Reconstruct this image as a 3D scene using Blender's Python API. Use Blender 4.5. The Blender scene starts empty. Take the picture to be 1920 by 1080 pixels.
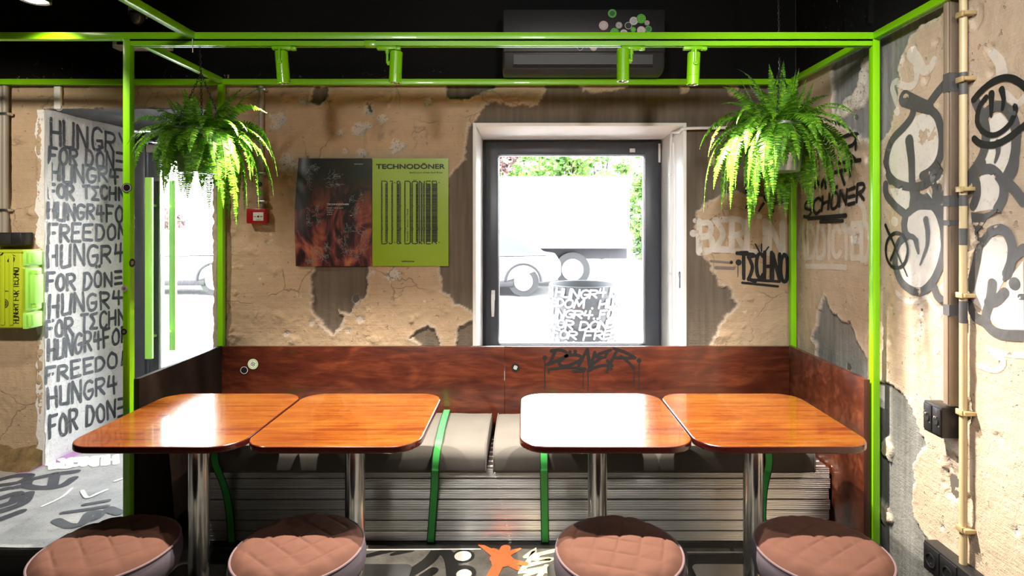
import bpy, bmesh, math, random
import numpy as np
from mathutils import Vector, Matrix

random.seed(7)
SC = bpy.context.scene
COL = SC.collection

# ------------------------------------------------------------------ camera
F = 1060.0            # focal length in pixels of the 1920 wide frame
CX, CY, CH = 984.0, 423.0, 1.55
cam_d = bpy.data.cameras.new('camera')
cam_d.sensor_width = 36.0
cam_d.lens = 36.0 * F / 1920.0
cam_d.shift_x = -(CX - 960.0) / 1920.0
cam_d.shift_y = -(540.0 - CY) / 1920.0
cam_d.clip_start = 0.05
cam_d.clip_end = 200
cam = bpy.data.objects.new('camera', cam_d)
cam.location = (0, 0, CH)
cam.rotation_euler = (math.pi / 2, 0, 0)
COL.objects.link(cam)
SC.camera = cam

# ------------------------------------------------------------------ view, world, lights
SC.view_settings.view_transform = 'Standard'
SC.view_settings.look = 'None'
SC.view_settings.exposure = 0.0
SC.view_settings.gamma = 1.0
SC.view_settings.use_curve_mapping = False
SC.cycles.use_denoising = True
SC.cycles.max_bounces = 10
SC.cycles.diffuse_bounces = 5
SC.cycles.glossy_bounces = 5
SC.cycles.transparent_max_bounces = 12
SC.cycles.caustics_reflective = False
SC.cycles.caustics_refractive = False
SC.cycles.sample_clamp_indirect = 60.0

SKY = 30.0
world = bpy.data.worlds.new('overcast_sky')
SC.world = world
world.use_nodes = True
bg = world.node_tree.nodes['Background']
bg.inputs[0].default_value = (0.93, 0.97, 1.0, 1)
bg.inputs[1].default_value = SKY

def lamp(name, kind, loc, target, watts, color, size=0.05, cone=80, blend=0.5, parent=None, org=None):
    d = bpy.data.lights.new(name, kind)
    d.energy = watts
    d.color = color
    d.shadow_soft_size = size
    if kind == 'SPOT':
        d.spot_size = math.radians(cone)
        d.spot_blend = blend
    o = bpy.data.objects.new(name, d)
    COL.objects.link(o)
    o.rotation_euler = (Vector(target) - Vector(loc)).to_track_quat('-Z', 'Y').to_euler()
    o.location = Vector(loc) - (Vector(org) if org else Vector((0, 0, 0)))
    if parent: o.parent = parent
    return o

WARM = (1.0, 0.88, 0.72)
NEUT = (1.0, 0.95, 0.88)
# unseen spots added as fill light for walls, frame and bench planks
lamp('fill_spot', 'SPOT', (0.15, 0.7, 2.75), (1.6, 1.9, 1.45), 118, NEUT, 0.06, 80, 0.7)
lamp('fill_spot', 'SPOT', (-0.1, -0.6, 2.75), (1.6, 1.0, 1.2), 95, NEUT, 0.06, 90, 0.7)
lamp('fill_spot', 'SPOT', (-2.5, 0.9, 2.6), (-3.1, 3.33, 1.25), 260, WARM, 0.06, 56, 0.6)
lamp('fill_spot', 'SPOT', (-0.8, -1.2, 2.75), (-0.5, 3.0, 1.9), 180, NEUT, 0.15, 48, 0.5)
lamp('fill_spot', 'SPOT', (0.8, -1.2, 2.75), (0.8, 3.0, 1.9), 180, NEUT, 0.15, 48, 0.5)
lamp('fill_spot', 'SPOT', (0.2, 1.1, 2.75), (1.6, 2.95, 1.45), 95, NEUT, 0.08, 52, 0.8)
lamp('fill_spot', 'SPOT', (-0.6, 0.2, 2.75), (-0.1, 2.77, 0.1), 52, NEUT, 0.25, 60, 0.8)

# ------------------------------------------------------------------ helpers
def X(px, Y): return (px - CX) * Y / F
def Z(py, Y): return CH - (py - CY) * Y / F
def P(px, py, Y): return Vector((X(px, Y), Y, Z(py, Y)))

ORG = {}

class MB:
    def __init__(s):
        s.v, s.f, s.m = [], [], []
    def add(s, vs, fs, mi=0):
        b = len(s.v)
        s.v += [tuple(p) for p in vs]
        s.f += [tuple(i + b for i in f) for f in fs]
        s.m += [mi] * len(fs)
        return s
    def bm(s, bm, mi=0):
        bm.verts.ensure_lookup_table()
        bm.verts.index_update()
        s.add([v.co[:] for v in bm.verts], [[v.index for v in f.verts] for f in bm.faces], mi)
        bm.free()
        return s
    def box(s, x0, x1, y0, y1, z0, z1, bev=0.0, seg=2, mi=0, mat=None):
        x0, x1 = min(x0, x1), max(x0, x1); y0, y1 = min(y0, y1), max(y0, y1); z0, z1 = min(z0, z1), max(z0, z1)
        bm = bmesh.new()
        bmesh.ops.create_cube(bm, size=1.0)
        for v in bm.verts:
            v.co = Vector(((x0 + x1) / 2 + v.co.x * (x1 - x0), (y0 + y1) / 2 + v.co.y * (y1 - y0), (z0 + z1) / 2 + v.co.z * (z1 - z0)))
        if bev > 0:
            bmesh.ops.bevel(bm, geom=bm.edges[:], offset=bev, segments=seg, profile=0.5, affect='EDGES')
        if mat is not None:
            bmesh.ops.transform(bm, matrix=mat, verts=bm.verts[:])
        return s.bm(bm, mi)
    def cyl(s, p0, p1, r0, r1=None, n=24, caps=True, mi=0):
        p0, p1 = Vector(p0), Vector(p1)
        if r1 is None: r1 = r0
        d = (p1 - p0).normalized()
        u = d.orthogonal().normalized(); w = d.cross(u)
        vs = []
        for p, r in ((p0, r0), (p1, r1)):
            for i in range(n):
                a = 2 * math.pi * i / n
                vs.append(p + (u * math.cos(a) + w * math.sin(a)) * r)
        fs = [(i, (i + 1) % n, n + (i + 1) % n, n + i) for i in range(n)]
        if caps:
            fs += [tuple(range(n - 1, -1, -1)), tuple(range(n, 2 * n))]
        return s.add(vs, fs, mi)
    def tube(s, path, r, n=10, mi=0, closed=False):
        path = [Vector(p) for p in path]
        loops = []
        m = len(path)
        up = None
        for i, p in enumerate(path):
            if closed:
                d = path[(i + 1) % m] - path[i - 1]
            else:
                d = path[min(i + 1, m - 1)] - path[max(i - 1, 0)]
            d.normalize()
            if up is None: up = d.orthogonal().normalized()
            up = (up - d * up.dot(d)).normalized()
            w = d.cross(up)
            rr = r[i] if isinstance(r, (list, tuple)) else r
            loops.append([p + (up * math.cos(2 * math.pi * k / n) + w * math.sin(2 * math.pi * k / n)) * rr for k in range(n)])
        if closed: loops.append(loops[0])
        return s.loft(loops, caps=not closed, mi=mi)
    def loft(s, loops, caps=True, mi=0, closed=True):
        n = len(loops[0]); vs = []; fs = []
        for L in loops: vs += L
        for i in range(len(loops) - 1):
            for k in range(n if closed else n - 1):
                a, b = i * n + k, i * n + (k + 1) % n
                fs.append((a, b, b + n, a + n))
        if caps:
            fs.append(tuple(range(n - 1, -1, -1)))
            fs.append(tuple(range((len(loops) - 1) * n, len(loops) * n)))
        return s.add(vs, fs, mi)
    def lathe(s, prof, c=(0, 0, 0), n=48, mi=0, caps=False):
        loops = []
        for r, z in prof:
            r = max(r, 1e-4)
            loops.append([(c[0] + r * math.cos(2 * math.pi * k / n), c[1] + r * math.sin(2 * math.pi * k / n), c[2] + z) for k in range(n)])
        return s.loft(loops, caps=caps, mi=mi)
    def strip(s, A, B, mi=0):
        n = len(A)
        return s.add(list(A) + list(B), [(i, i + 1, n + i + 1, n + i) for i in range(n - 1)], mi)

def link_mesh(name, me, parent, org, kind=None):
    o = bpy.data.objects.new(name, me)
    COL.objects.link(o)
    if parent is not None:
        o.parent = parent
        ORG[o] = ORG[parent]
    else:
        o.location = org
        ORG[o] = Vector(org)
    return o

def obj(name, mb, mats, parent=None, smooth=40, origin=None):
    if not isinstance(mats, (list, tuple)): mats = [mats]
    if parent is not None:
        org = ORG[parent]
    elif origin is not None:
        org = Vector(origin)
    else:
        a = np.array(mb.v)
        org = Vector(((a[:, 0].min() + a[:, 0].max()) / 2, (a[:, 1].min() + a[:, 1].max()) / 2, a[:, 2].min()))
    me = bpy.data.meshes.new(name)
    me.from_pydata([(v[0] - org.x, v[1] - org.y, v[2] - org.z) for v in mb.v], [], mb.f)
    for m in mats: me.materials.append(m)
    if len(mats) > 1:
        me.polygons.foreach_set('material_index', mb.m)
    if smooth:
        me.polygons.foreach_set('use_smooth', [True] * len(me.polygons))
        me.set_sharp_from_angle(angle=math.radians(smooth))
    me.update()
    return link_mesh(name, me, parent, org)

def thing(name, label, cat, loc, group=None, kind=None):
    o = bpy.data.objects.new(name, None)
    o.empty_display_size = 0.1
    COL.objects.link(o)
    o.location = loc
    ORG[o] = Vector(loc)
    tag(o, label, cat, group, kind)
    return o

def tag(o, label=None, cat=None, group=None, kind=None):
    if label: o['label'] = label
    if cat: o['category'] = cat
    if group: o['group'] = group
    if kind: o['kind'] = kind
    return o

def struct(name, mb, mats, parent=None, smooth=0, label=None):
    o = obj(name, mb, mats, parent, smooth)
    if parent is None: o['kind'] = 'structure'
    if label: o['label'] = label
    return o

def copy_tree(src, loc=None, label=None, parent=None, rotz=None):
    c = src.copy()
    COL.objects.link(c)
    if parent is not None: c.parent = parent
    for ch in list(src.children): copy_tree(ch, parent=c)
    if loc is not None: c.location = loc
    if rotz is not None: c.rotation_euler.z = rotz
    if label: c['label'] = label
    ORG[c] = Vector(loc) if loc is not None else ORG[src]
    return c

# ------------------------------------------------------------------ materials
MATS = {}
class NT:
    def __init__(s, name):
        s.m = bpy.data.materials.new(name)
        s.m.use_nodes = True
        s.t = s.m.node_tree
        s.b = s.t.nodes['Principled BSDF']
        s.out = s.t.nodes['Material Output']
    def n(s, typ, **kw):
        nd = s.t.nodes.new(typ)
        for k, v in kw.items():
            if k.startswith('i_'):
                key = k[2:]
                key = int(key) if key.isdigit() else key.replace('_', ' ')
                s.set(nd.inputs[key], v)
            else:
                setattr(nd, k, v)
        return nd
    def set(s, sock, v):
        if isinstance(v, bpy.types.NodeSocket): s.t.links.new(v, sock)
        elif isinstance(v, bpy.types.Node): s.t.links.new(v.outputs[0], sock)
        else:
            if isinstance(v, (tuple, list)) and len(v) == 3 and sock.type == 'RGBA': v = (*v, 1)
            sock.default_value = v
    def bs(s, **kw):
        for k, v in kw.items(): s.set(s.b.inputs[k.replace('_', ' ')], v)
        return s
    def coord(s, scale=(1, 1, 1), kind='Object', rot=(0, 0, 0)):
        tc = s.n('ShaderNodeTexCoord')
        mp = s.n('ShaderNodeMapping', i_Vector=tc.outputs[kind])
        mp.inputs['Scale'].default_value = scale
        mp.inputs['Rotation'].default_value = rot
        return mp.outputs[0]
    def noise(s, vec, scale=5, detail=4, rough=0.55, dist=0.0):
        return s.n('ShaderNodeTexNoise', i_Vector=vec, i_Scale=scale, i_Detail=detail, i_Roughness=rough, i_Distortion=dist).outputs[0]
    def ramp(s, fac, stops, interp='LINEAR'):
        r = s.n('ShaderNodeValToRGB', i_0=fac)
        r.color_ramp.interpolation = interp
        e = r.color_ramp.elements
        while len(e) < len(stops): e.new(0.5)
        for i, (p, c) in enumerate(stops):
            e[i].position = p
            e[i].color = (*c, 1) if len(c) == 3 else c
        return r.outputs[0]
    def mix(s, fac, a, b, mode='MIX'):
        m = s.n('ShaderNodeMix', data_type='RGBA', blend_type=mode)
        s.set(m.inputs[0], fac); s.set(m.inputs[6], a); s.set(m.inputs[7], b)
        return m.outputs[2]
    def math(s, op, a, b=0.0):
        m = s.n('ShaderNodeMath', operation=op)
        s.set(m.inputs[0], a); s.set(m.inputs[1], b)
        return m.outputs[0]
    def bump(s, h, strength=0.3, dist=0.01):
        b = s.n('ShaderNodeBump', i_Height=h, i_Strength=strength, i_Distance=dist)
        s.set(s.b.inputs['Normal'], b.outputs[0])
        return b.outputs[0]

def plain(name, col, rough=0.5, metal=0.0, coat=0.0, spec=0.5, var=0.0, bump=0.0, bscale=200):
    t = NT(name)
    t.bs(Base_Color=col, Roughness=rough, Metallic=metal, Coat_Weight=coat, Specular_IOR_Level=spec)
    if var > 0:
        c = t.coord()
        nz = t.noise(c, 14, 4)
        t.bs(Base_Color=t.mix(nz, tuple(x * (1 - var) for x in col), tuple(min(1, x * (1 + var)) for x in col)))
    if bump > 0:
        t.bump(t.noise(t.coord(), bscale, 3), bump, 0.002)
    return t.m

def wood(name, dark, mid, light, rough=0.2, coat=0.6, rot=(0, 0, 0), sc=(1.2, 22, 22), blot=3.0, spec=0.5, crough=0.05, con=1.0):
    t = NT(name)
    c = t.coord(sc, rot=rot)
    c2 = t.coord((1, 2.2, 2.2), rot=rot)
    g = t.noise(c, 2.2, 6, 0.6, 1.2)
    fine = t.noise(t.coord((6, 160, 160), rot=rot), 2.0, 3)
    bl = t.noise(c2, blot, 4, 0.6, 2.5)
    fac = t.math('ADD', t.math('MULTIPLY', g, 0.55), t.math('MULTIPLY', bl, 0.45))
    fac = t.math('ADD', fac, t.math('MULTIPLY', t.math('SUBTRACT', fine, 0.5), 0.22))
    fac = t.math('ADD', t.math('MULTIPLY', t.math('SUBTRACT', fac, 0.5), con), 0.5)
    col = t.ramp(fac, [(0.32, dark), (0.5, mid), (0.68, light)])
    t.bs(Base_Color=col, Roughness=rough, Coat_Weight=coat, Coat_Roughness=crough, Specular_IOR_Level=spec)
    t.bump(t.math('ADD', fine, t.math('MULTIPLY', bl, 1.5)), 0.04, 0.002)
    return t.m

M = {}
M['green'] = plain('acid_green_paint', (0.235, 0.64, 0.003), 0.32, coat=0.3, var=0.05)
M['green_light'] = plain('light_green_plastic', (0.38, 0.80, 0.13), 0.4)
M['case'] = plain('yellow_green_plastic', (0.42, 0.53, 0.02), 0.4)
M['black'] = plain('black_plastic', (0.012, 0.012, 0.014), 0.4)
M['blackmatt'] = plain('matt_black', (0.008, 0.008, 0.009), 0.75)
M['ac'] = plain('black_unit_plastic', (0.03, 0.031, 0.034), 0.45)
M['dkmetal'] = plain('anthracite_frame', (0.055, 0.063, 0.08), 0.35, var=0.15)
M['white'] = plain('white_plastic', (0.75, 0.75, 0.74), 0.4)
M['red'] = plain('red_plastic', (0.36, 0.012, 0.018), 0.3)
M['beige'] = plain('beige_conduit', (0.52, 0.42, 0.25), 0.4, var=0.08)
M['greyc'] = plain('grey_conduit', (0.3, 0.27, 0.23), 0.45, var=0.1)
M['bronze'] = plain('bronze_trunking', (0.23, 0.18, 0.14), 0.35, metal=0.5)
M['chrome'] = plain('chrome', (0.75, 0.75, 0.76), 0.12, metal=1.0)
M['ink'] = plain('black_ink', (0.006, 0.006, 0.008), 0.5)
M['gold'] = plain('brass_beige', (0.5, 0.38, 0.2), 0.35, metal=0.3)
M['edge'] = plain('dark_lacquer_edge', (0.045, 0.006, 0.004), 0.2, coat=0.6)
M['strap'] = plain('green_webbing', (0.045, 0.42, 0.08), 0.6, bump=0.3, bscale=700)
M['strapedge'] = plain('dark_webbing_edge', (0.005, 0.03, 0.008), 0.7)
M['thread'] = plain('mauve_thread', (0.09, 0.055, 0.065), 0.8)
M['soil'] = plain('soil', (0.02, 0.013, 0.009), 0.95, var=0.4, bump=0.6, bscale=60)
M['tyre'] = plain('tyre_rubber', (0.02, 0.02, 0.022), 0.7)
M['carpaint'] = plain('silver_paint', (0.28, 0.28, 0.30), 0.25, coat=0.5)
M['truckwhite'] = plain('truck_panel', (0.24, 0.245, 0.25), 0.5, var=0.03)
M['carglass'] = plain('car_glass', (0.05, 0.06, 0.07), 0.08)
M['iron'] = plain('dark_iron', (0.03, 0.03, 0.035), 0.5)
M['emit'] = NT('lamp_lens').m
_t = NT('lit_lens'); _t.b.inputs['Emission Color'].default_value = (1, 0.86, 0.66, 1); _t.b.inputs['Emission Strength'].default_value = 14; M['emit'] = _t.m
_t = NT('spot_bulb'); _t.b.inputs['Emission Color'].default_value = (1, 0.84, 0.62, 1); _t.b.inputs['Emission Strength'].default_value = 3; M['bulb'] = _t.m

def steel(name, base=0.42, rough=0.24, sc=(1, 1, 300), blotch=0.25):
    t = NT(name)
    nz = t.noise(t.coord(sc), 3, 3)
    bl = t.noise(t.coord((1.2, 4, 8)), 2.0, 4)
    v = t.math('ADD', t.math('MULTIPLY', nz, 0.5), t.math('MULTIPLY', bl, blotch * 2))
    col = t.ramp(v, [(0.25, (base * .65,) * 3), (0.75, (base * 1.3, base * 1.3, base * 1.28))])
    t.bs(Base_Color=col, Metallic=1.0, Roughness=rough)
    t.bump(nz, 0.05, 0.002)
    return t.m
M['steel'] = steel('brushed_steel', 0.55, 0.17, (300, 300, 2))
M['plank'] = steel('aluminium', 0.75, 0.32, (1, 60, 200), 0.35)
M['zinc'] = steel('galvanised_zinc', 0.6, 0.3, (12, 12, 12), 0.4)

M['top'] = wood('orange_lacquered_wood', (0.46, 0.098, 0.008), (0.76, 0.24, 0.018), (0.90, 0.42, 0.06), 0.25, 1.0, sc=(0.55, 13, 13), blot=1.6, crough=0.02, con=1.6)
M['ply'] = wood('red_brown_plywood', (0.022, 0.005, 0.003), (0.058, 0.012, 0.006), (0.115, 0.029, 0.012), 0.28, 0.4, sc=(1.5, 9, 9), blot=2.6, crough=0.12)
M['ply_side'] = wood('red_brown_plywood_side', (0.035, 0.008, 0.004), (0.08, 0.020, 0.009), (0.17, 0.052, 0.024), 0.32, 0.4, rot=(0, 0, math.pi / 2), sc=(2.0, 7, 7), blot=2.6, crough=0.15)
M['ply_edge'] = plain('plywood_edge', (0.06, 0.014, 0.008), 0.5, var=0.3)
M['ply_shaded'] = wood('shaded_plywood', (0.004, 0.0025, 0.002), (0.007, 0.004, 0.003), (0.012, 0.006, 0.004), 0.55, 0.0, spec=0.15, rot=(0, 0, math.pi / 2), sc=(1.5, 9, 9), crough=0.15)  # left side board: its shade is put into a near-black wood colour

def fabric(name, c1, c2, sc=900):
    t = NT(name)
    c = t.coord()
    nz = t.noise(c, 8, 5)
    w = t.noise(c, sc, 2)
    col = t.mix(t.math('ADD', t.math('MULTIPLY', nz, 0.7), t.math('MULTIPLY', w, 0.3)), c1, c2)
    t.bs(Base_Color=col, Roughness=0.9, Specular_IOR_Level=0.2)
    t.bump(w, 0.25, 0.002)
    return t.m
M['mauve'] = fabric('mauve_quilted_fabric', (0.058, 0.025, 0.018), (0.092, 0.040, 0.028))
M['mauveside'] = fabric('mauve_side_fabric', (0.055, 0.046, 0.062), (0.09, 0.074, 0.092))
M['cushion'] = fabric('taupe_cushion_fabric', (0.08, 0.075, 0.071), (0.125, 0.118, 0.111))

def leafmat(name, c1, c2, c3, trans=0.35):
    t = NT(name)
    g = t.n('ShaderNodeNewGeometry')
    col = t.ramp(g.outputs['Random Per Island'], [(0.0, c1), (0.55, c2), (1.0, c3)])
    t.bs(Base_Color=col, Roughness=0.5, Specular_IOR_Level=0.3)
    tr = t.n('ShaderNodeBsdfTranslucent', i_Color=col)
    mx = t.n('ShaderNodeMixShader', i_0=trans)
    t.t.links.new(t.b.outputs[0], mx.inputs[1]); t.t.links.new(tr.outputs[0], mx.inputs[2])
    t.t.links.new(mx.outputs[0], t.out.inputs[0])
    return t.m
M['fern'] = leafmat('fern_leaf', (0.045, 0.17, 0.008), (0.10, 0.31, 0.012), (0.24, 0.50, 0.03), 0.4)
M['stem'] = plain('fern_stem', (0.10, 0.16, 0.02), 0.6)
M['tree'] = leafmat('tree_leaf', (0.05, 0.14, 0.03), (0.13, 0.28, 0.06), (0.30, 0.36, 0.10), 0.3)
M['redtree'] = leafmat('red_tree_leaf', (0.07, 0.035, 0.04), (0.18, 0.10, 0.11), (0.16, 0.2, 0.08), 0.3)
M['bark'] = plain('bark', (0.06, 0.05, 0.045), 0.9, var=0.3)

def glassmat(name, tint=(1, 1, 1)):
    t = NT(name)
    fr = t.n('ShaderNodeFresnel', i_IOR=1.45)
    tr = t.n('ShaderNodeBsdfTransparent', i_Color=tint)
    gl = t.n('ShaderNodeBsdfGlossy', i_Roughness=0.0)
    mx = t.n('ShaderNodeMixShader', i_0=fr.outputs[0])
    t.t.links.new(tr.outputs[0], mx.inputs[1]); t.t.links.new(gl.outputs[0], mx.inputs[2])
    t.t.links.new(mx.outputs[0], t.out.inputs[0])
    return t.m
M['glass'] = glassmat('window_glass')

def paint(name, col, alpha=1.0, rough=0.55, patch=0.0):
    t = NT(name)
    nz = t.noise(t.coord(), 9, 5, 0.7)
    t.bs(Base_Color=t.mix(nz, tuple(c * 0.8 for c in col), tuple(min(1, c * 1.2) for c in col)), Roughness=rough)
    if alpha < 1 or patch > 0:
        a = t.math('MULTIPLY', t.ramp(t.noise(t.coord(), 45, 5, 0.75), [(0.30, (1 - patch,) * 3), (0.44, (1, 1, 1))]), alpha)
        t.bs(Alpha=a)
    return t.m
M['spray_black'] = paint('black_spray_paint', (0.008, 0.008, 0.01), 1, patch=0.0)
M['spray_grey'] = paint('dark_grey_spray_paint', (0.085, 0.085, 0.09), 0.93, patch=0.15)
M['marker'] = paint('dark_grey_marker_paint', (0.05, 0.056, 0.07), 1, patch=0.85)
M['spray_white'] = paint('white_spray_paint', (0.80, 0.76, 0.71), 0.62, patch=0.2)
M['spray_fill'] = paint('white_fill_spray_paint', (0.78, 0.76, 0.73), 0.78, patch=0.35)
M['spray_orange'] = paint('orange_spray_paint', (0.85, 0.16, 0.05), 1, patch=0.3)
M['spray_cream'] = paint('cream_spray_paint', (0.75, 0.66, 0.42), 1, patch=0.4)
M['spray_purple'] = paint('purple_spray_paint', (0.55, 0.28, 0.62), 0.8, patch=0.3)
M['wood_mark'] = plain('black_marker_ink', (0.012, 0.011, 0.012), 0.35)

def wallmat(name, tan, cream, conc1, conc2, chipcol, crk):
    t = NT(name)
    at = t.n('ShaderNodeAttribute', attribute_name='mask')
    sep = t.n('ShaderNodeSeparateColor', i_0=at.outputs['Color'])
    c = t.coord()
    big = t.noise(c, 2.2, 5, 0.6)
    med = t.noise(c, 17, 5, 0.65)
    stri = t.noise(t.coord((2, 2, 230)), 1.0, 2, 0.5)
    vstr = t.noise(t.coord((26, 26, 1.6)), 1.5, 5, 0.6)
    v2 = t.noise(t.coord((5, 5, 0.8)), 1.5, 4, 0.6)
    tancol = t.mix(t.math('MULTIPLY', t.math('ADD', big, med), 0.5), tuple(x * 0.72 for x in tan), tuple(min(1, x * 1.22) for x in tan))
    tancol = t.mix(t.math('MULTIPLY', t.ramp(stri, [(0.42, (0, 0, 0)), (0.6, (1, 1, 1))]), 0.16), tancol, tuple(x * 0.62 for x in tan))
    conc = t.mix(t.ramp(t.math('MULTIPLY', t.math('ADD', vstr, v2), 0.5), [(0.35, (0, 0, 0)), (0.65, (1, 1, 1))]), conc1, conc2)
    speck = t.ramp(t.noise(c, 120, 3, 0.6), [(0.36, (0.25,) * 3), (0.42, (1, 1, 1))])
    chip = t.mix(1.0, chipcol, speck, 'MULTIPLY')
    col = t.mix(sep.outputs[0], conc, tancol)
    col = t.mix(sep.outputs[1], col, chip)
    col = t.mix(sep.outputs[2], col, (0.003, 0.003, 0.0035))
    warp = t.n('ShaderNodeVectorMath', operation='ADD', i_0=c, i_1=t.n('ShaderNodeVectorMath', operation='SCALE', i_0=t.n('ShaderNodeTexNoise', i_Vector=c, i_Scale=7.0, i_Detail=4.0).outputs[1], i_Scale=0.16).outputs[0]).outputs[0]
    vor = t.n('ShaderNodeTexVoronoi', feature='DISTANCE_TO_EDGE', i_Vector=warp, i_Scale=3.2).outputs[0]
    crack = t.math('MULTIPLY', t.ramp(vor, [(0.002, (1, 1, 1)), (0.010, (0, 0, 0))]), t.ramp(t.noise(c, 3.0, 3), [(0.48, (0, 0, 0)), (0.58, (1, 1, 1))]))
    crack = t.math('MULTIPLY', t.math('MULTIPLY', crack, sep.outputs[0]), crk)
    pits = t.math('MULTIPLY', t.ramp(t.noise(c, 34, 3, 0.6), [(0.66, (0, 0, 0)), (0.70, (1, 1, 1))]), sep.outputs[0])
    flake = t.math('MULTIPLY', t.ramp(t.noise(c, 13, 5, 0.7), [(0.655, (0, 0, 0)), (0.67, (1, 1, 1))]), sep.outputs[0])
    col = t.mix(t.math('MULTIPLY', flake, 0.55), col, cream)
    col = t.mix(t.math('MULTIPLY', crack, 0.75), col, tuple(x * 0.22 for x in tan))
    col = t.mix(t.math('MULTIPLY', pits, 0.45), col, tuple(x * 0.35 for x in tan))
    t.bs(Base_Color=col, Roughness=0.85, Specular_IOR_Level=0.25)
    fine = t.noise(c, 90, 5, 0.7)
    h = t.math('ADD', t.math('MULTIPLY', med, 1.2), t.math('ADD', t.math('MULTIPLY', fine, 0.45), t.math('MULTIPLY', stri, 0.22)))
    h = t.math('SUBTRACT', h, t.math('ADD', t.math('MULTIPLY', crack, 1.2), t.math('ADD', t.math('MULTIPLY', pits, 0.7), t.math('MULTIPLY', flake, 0.35))))
    t.bump(h, 0.75, 0.008)
    return t.m
M['wall_back'] = wallmat('peeling_back_wall', (0.51, 0.378, 0.255), (0.75, 0.62, 0.45), (0.11, 0.09, 0.072), (0.19, 0.155, 0.12), (0.56, 0.51, 0.45), 0.55)
M['wall_right'] = wallmat('peeling_right_wall', (0.53, 0.425, 0.325), (0.75, 0.65, 0.5), (0.15, 0.152, 0.15), (0.29, 0.295, 0.29), (0.62, 0.58, 0.52), 0.12)
def rough_white(name, col, dirt=(0.25, 0.22, 0.18)):
    t = NT(name)
    c = t.coord()
    n1 = t.noise(c, 22, 6, 0.7)
    f = t.ramp(n1, [(0.30, (1, 1, 1)), (0.40, (0, 0, 0))])
    t.bs(Base_Color=t.mix(t.math('MULTIPLY', f, 0.7), col, dirt), Roughness=0.75)
    t.bump(t.math('ADD', t.noise(c, 30, 6, 0.7), t.noise(c, 6, 3)), 0.45, 0.02)
    return t.m
M['reveal'] = rough_white('whitewashed_plaster', (0.84, 0.84, 0.84))
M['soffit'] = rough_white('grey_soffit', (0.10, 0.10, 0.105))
M['winreveal'] = plain('white_window_reveal', (0.88, 0.88, 0.88), 0.6, var=0.02)
def concrete(name, c1, c2, rough=0.5, sc=8):
    t = NT(name)
    c = t.coord()
    n1 = t.noise(c, sc, 7, 0.68)
    sp = t.ramp(t.noise(c, 130, 4, 0.7), [(0.33, (0.2,) * 3), (0.42, (1, 1, 1))])
    t.bs(Base_Color=t.mix(0.75, t.ramp(n1, [(0.3, c1), (0.7, c2)]), sp, 'MULTIPLY'), Roughness=rough)
    t.bump(t.noise(c, 60, 5), 0.25, 0.004)
    return t.m
M['floor'] = concrete('painted_concrete_floor', (0.055, 0.054, 0.051), (0.19, 0.185, 0.172), 0.32)
M['platform'] = concrete('worn_grey_platform', (0.27, 0.275, 0.28), (0.47, 0.475, 0.48), 0.6, 5)
M['platform_edge'] = plain('black_platform_edge', (0.01, 0.01, 0.01), 0.6)
M['ceilingm'] = plain('black_ceiling', (0.006, 0.006, 0.007), 0.8)
M['dark_wall'] = plain('dark_wall_paint', (0.10, 0.09, 0.08), 0.8)
M['facade'] = plain('facade_render', (0.45, 0.43, 0.40), 0.9, var=0.1)
M['asphalt'] = concrete('asphalt', (0.13, 0.13, 0.135), (0.17, 0.17, 0.172), 0.8, 3)
M['paving'] = concrete('paving', (0.38, 0.38, 0.375), (0.44, 0.44, 0.43), 0.8, 3)

# ------------------------------------------------------------------ noise and height fields for the peeling walls
def _hash(ix, iy, seed):
    h = (ix * 374761393 + iy * 668265263 + seed * 974711) & 0xffffffff
    h = ((h ^ (h >> 13)) * 1274126177) & 0xffffffff
    h = ((h ^ (h >> 16)) * 2246822519) & 0xffffffff
    return ((h ^ (h >> 15)) & 0xffff) / 65535.0

def vnoise(x, y, seed=0):
    xi = np.floor(x).astype(np.int64); yi = np.floor(y).astype(np.int64)
    fx = x - xi; fy = y - yi
    fx = fx * fx * (3 - 2 * fx); fy = fy * fy * (3 - 2 * fy)
    a = _hash(xi, yi, seed); b = _hash(xi + 1, yi, seed); c = _hash(xi, yi + 1, seed); d = _hash(xi + 1, yi + 1, seed)
    return (a + (b - a) * fx) * (1 - fy) + (c + (d - c) * fx) * fy

def fbm(x, y, oct=4, seed=0, gain=0.55):
    s = 0; amp = 1; tot = 0
    for i in range(oct):
        s = s + amp * vnoise(x * 2 ** i, y * 2 ** i, seed + i * 17)
        tot += amp; amp *= gain
    return s / tot

def sdf(A, B, poly):
    d2 = np.full(A.shape, 1e9); inside = np.zeros(A.shape, bool)
    n = len(poly)
    for i in range(n):
        x0, y0 = poly[i]; x1, y1 = poly[(i + 1) % n]
        ex, ey = x1 - x0, y1 - y0
        L = ex * ex + ey * ey + 1e-12
        t = np.clip(((A - x0) * ex + (B - y0) * ey) / L, 0, 1)
        dx = A - (x0 + t * ex); dy = B - (y0 + t * ey)
        d2 = np.minimum(d2, dx * dx + dy * dy)
        if y0 != y1:
            c = ((y0 > B) != (y1 > B)) & (A < (x1 - x0) * (B - y0) / (y1 - y0) + x0)
            inside ^= c
    d = np.sqrt(d2)
    return np.where(inside, d, -d)

def sstep(a, b, x):
    t = np.clip((x - a) / (b - a), 0, 1)
    return t * t * (3 - 2 * t)

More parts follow.
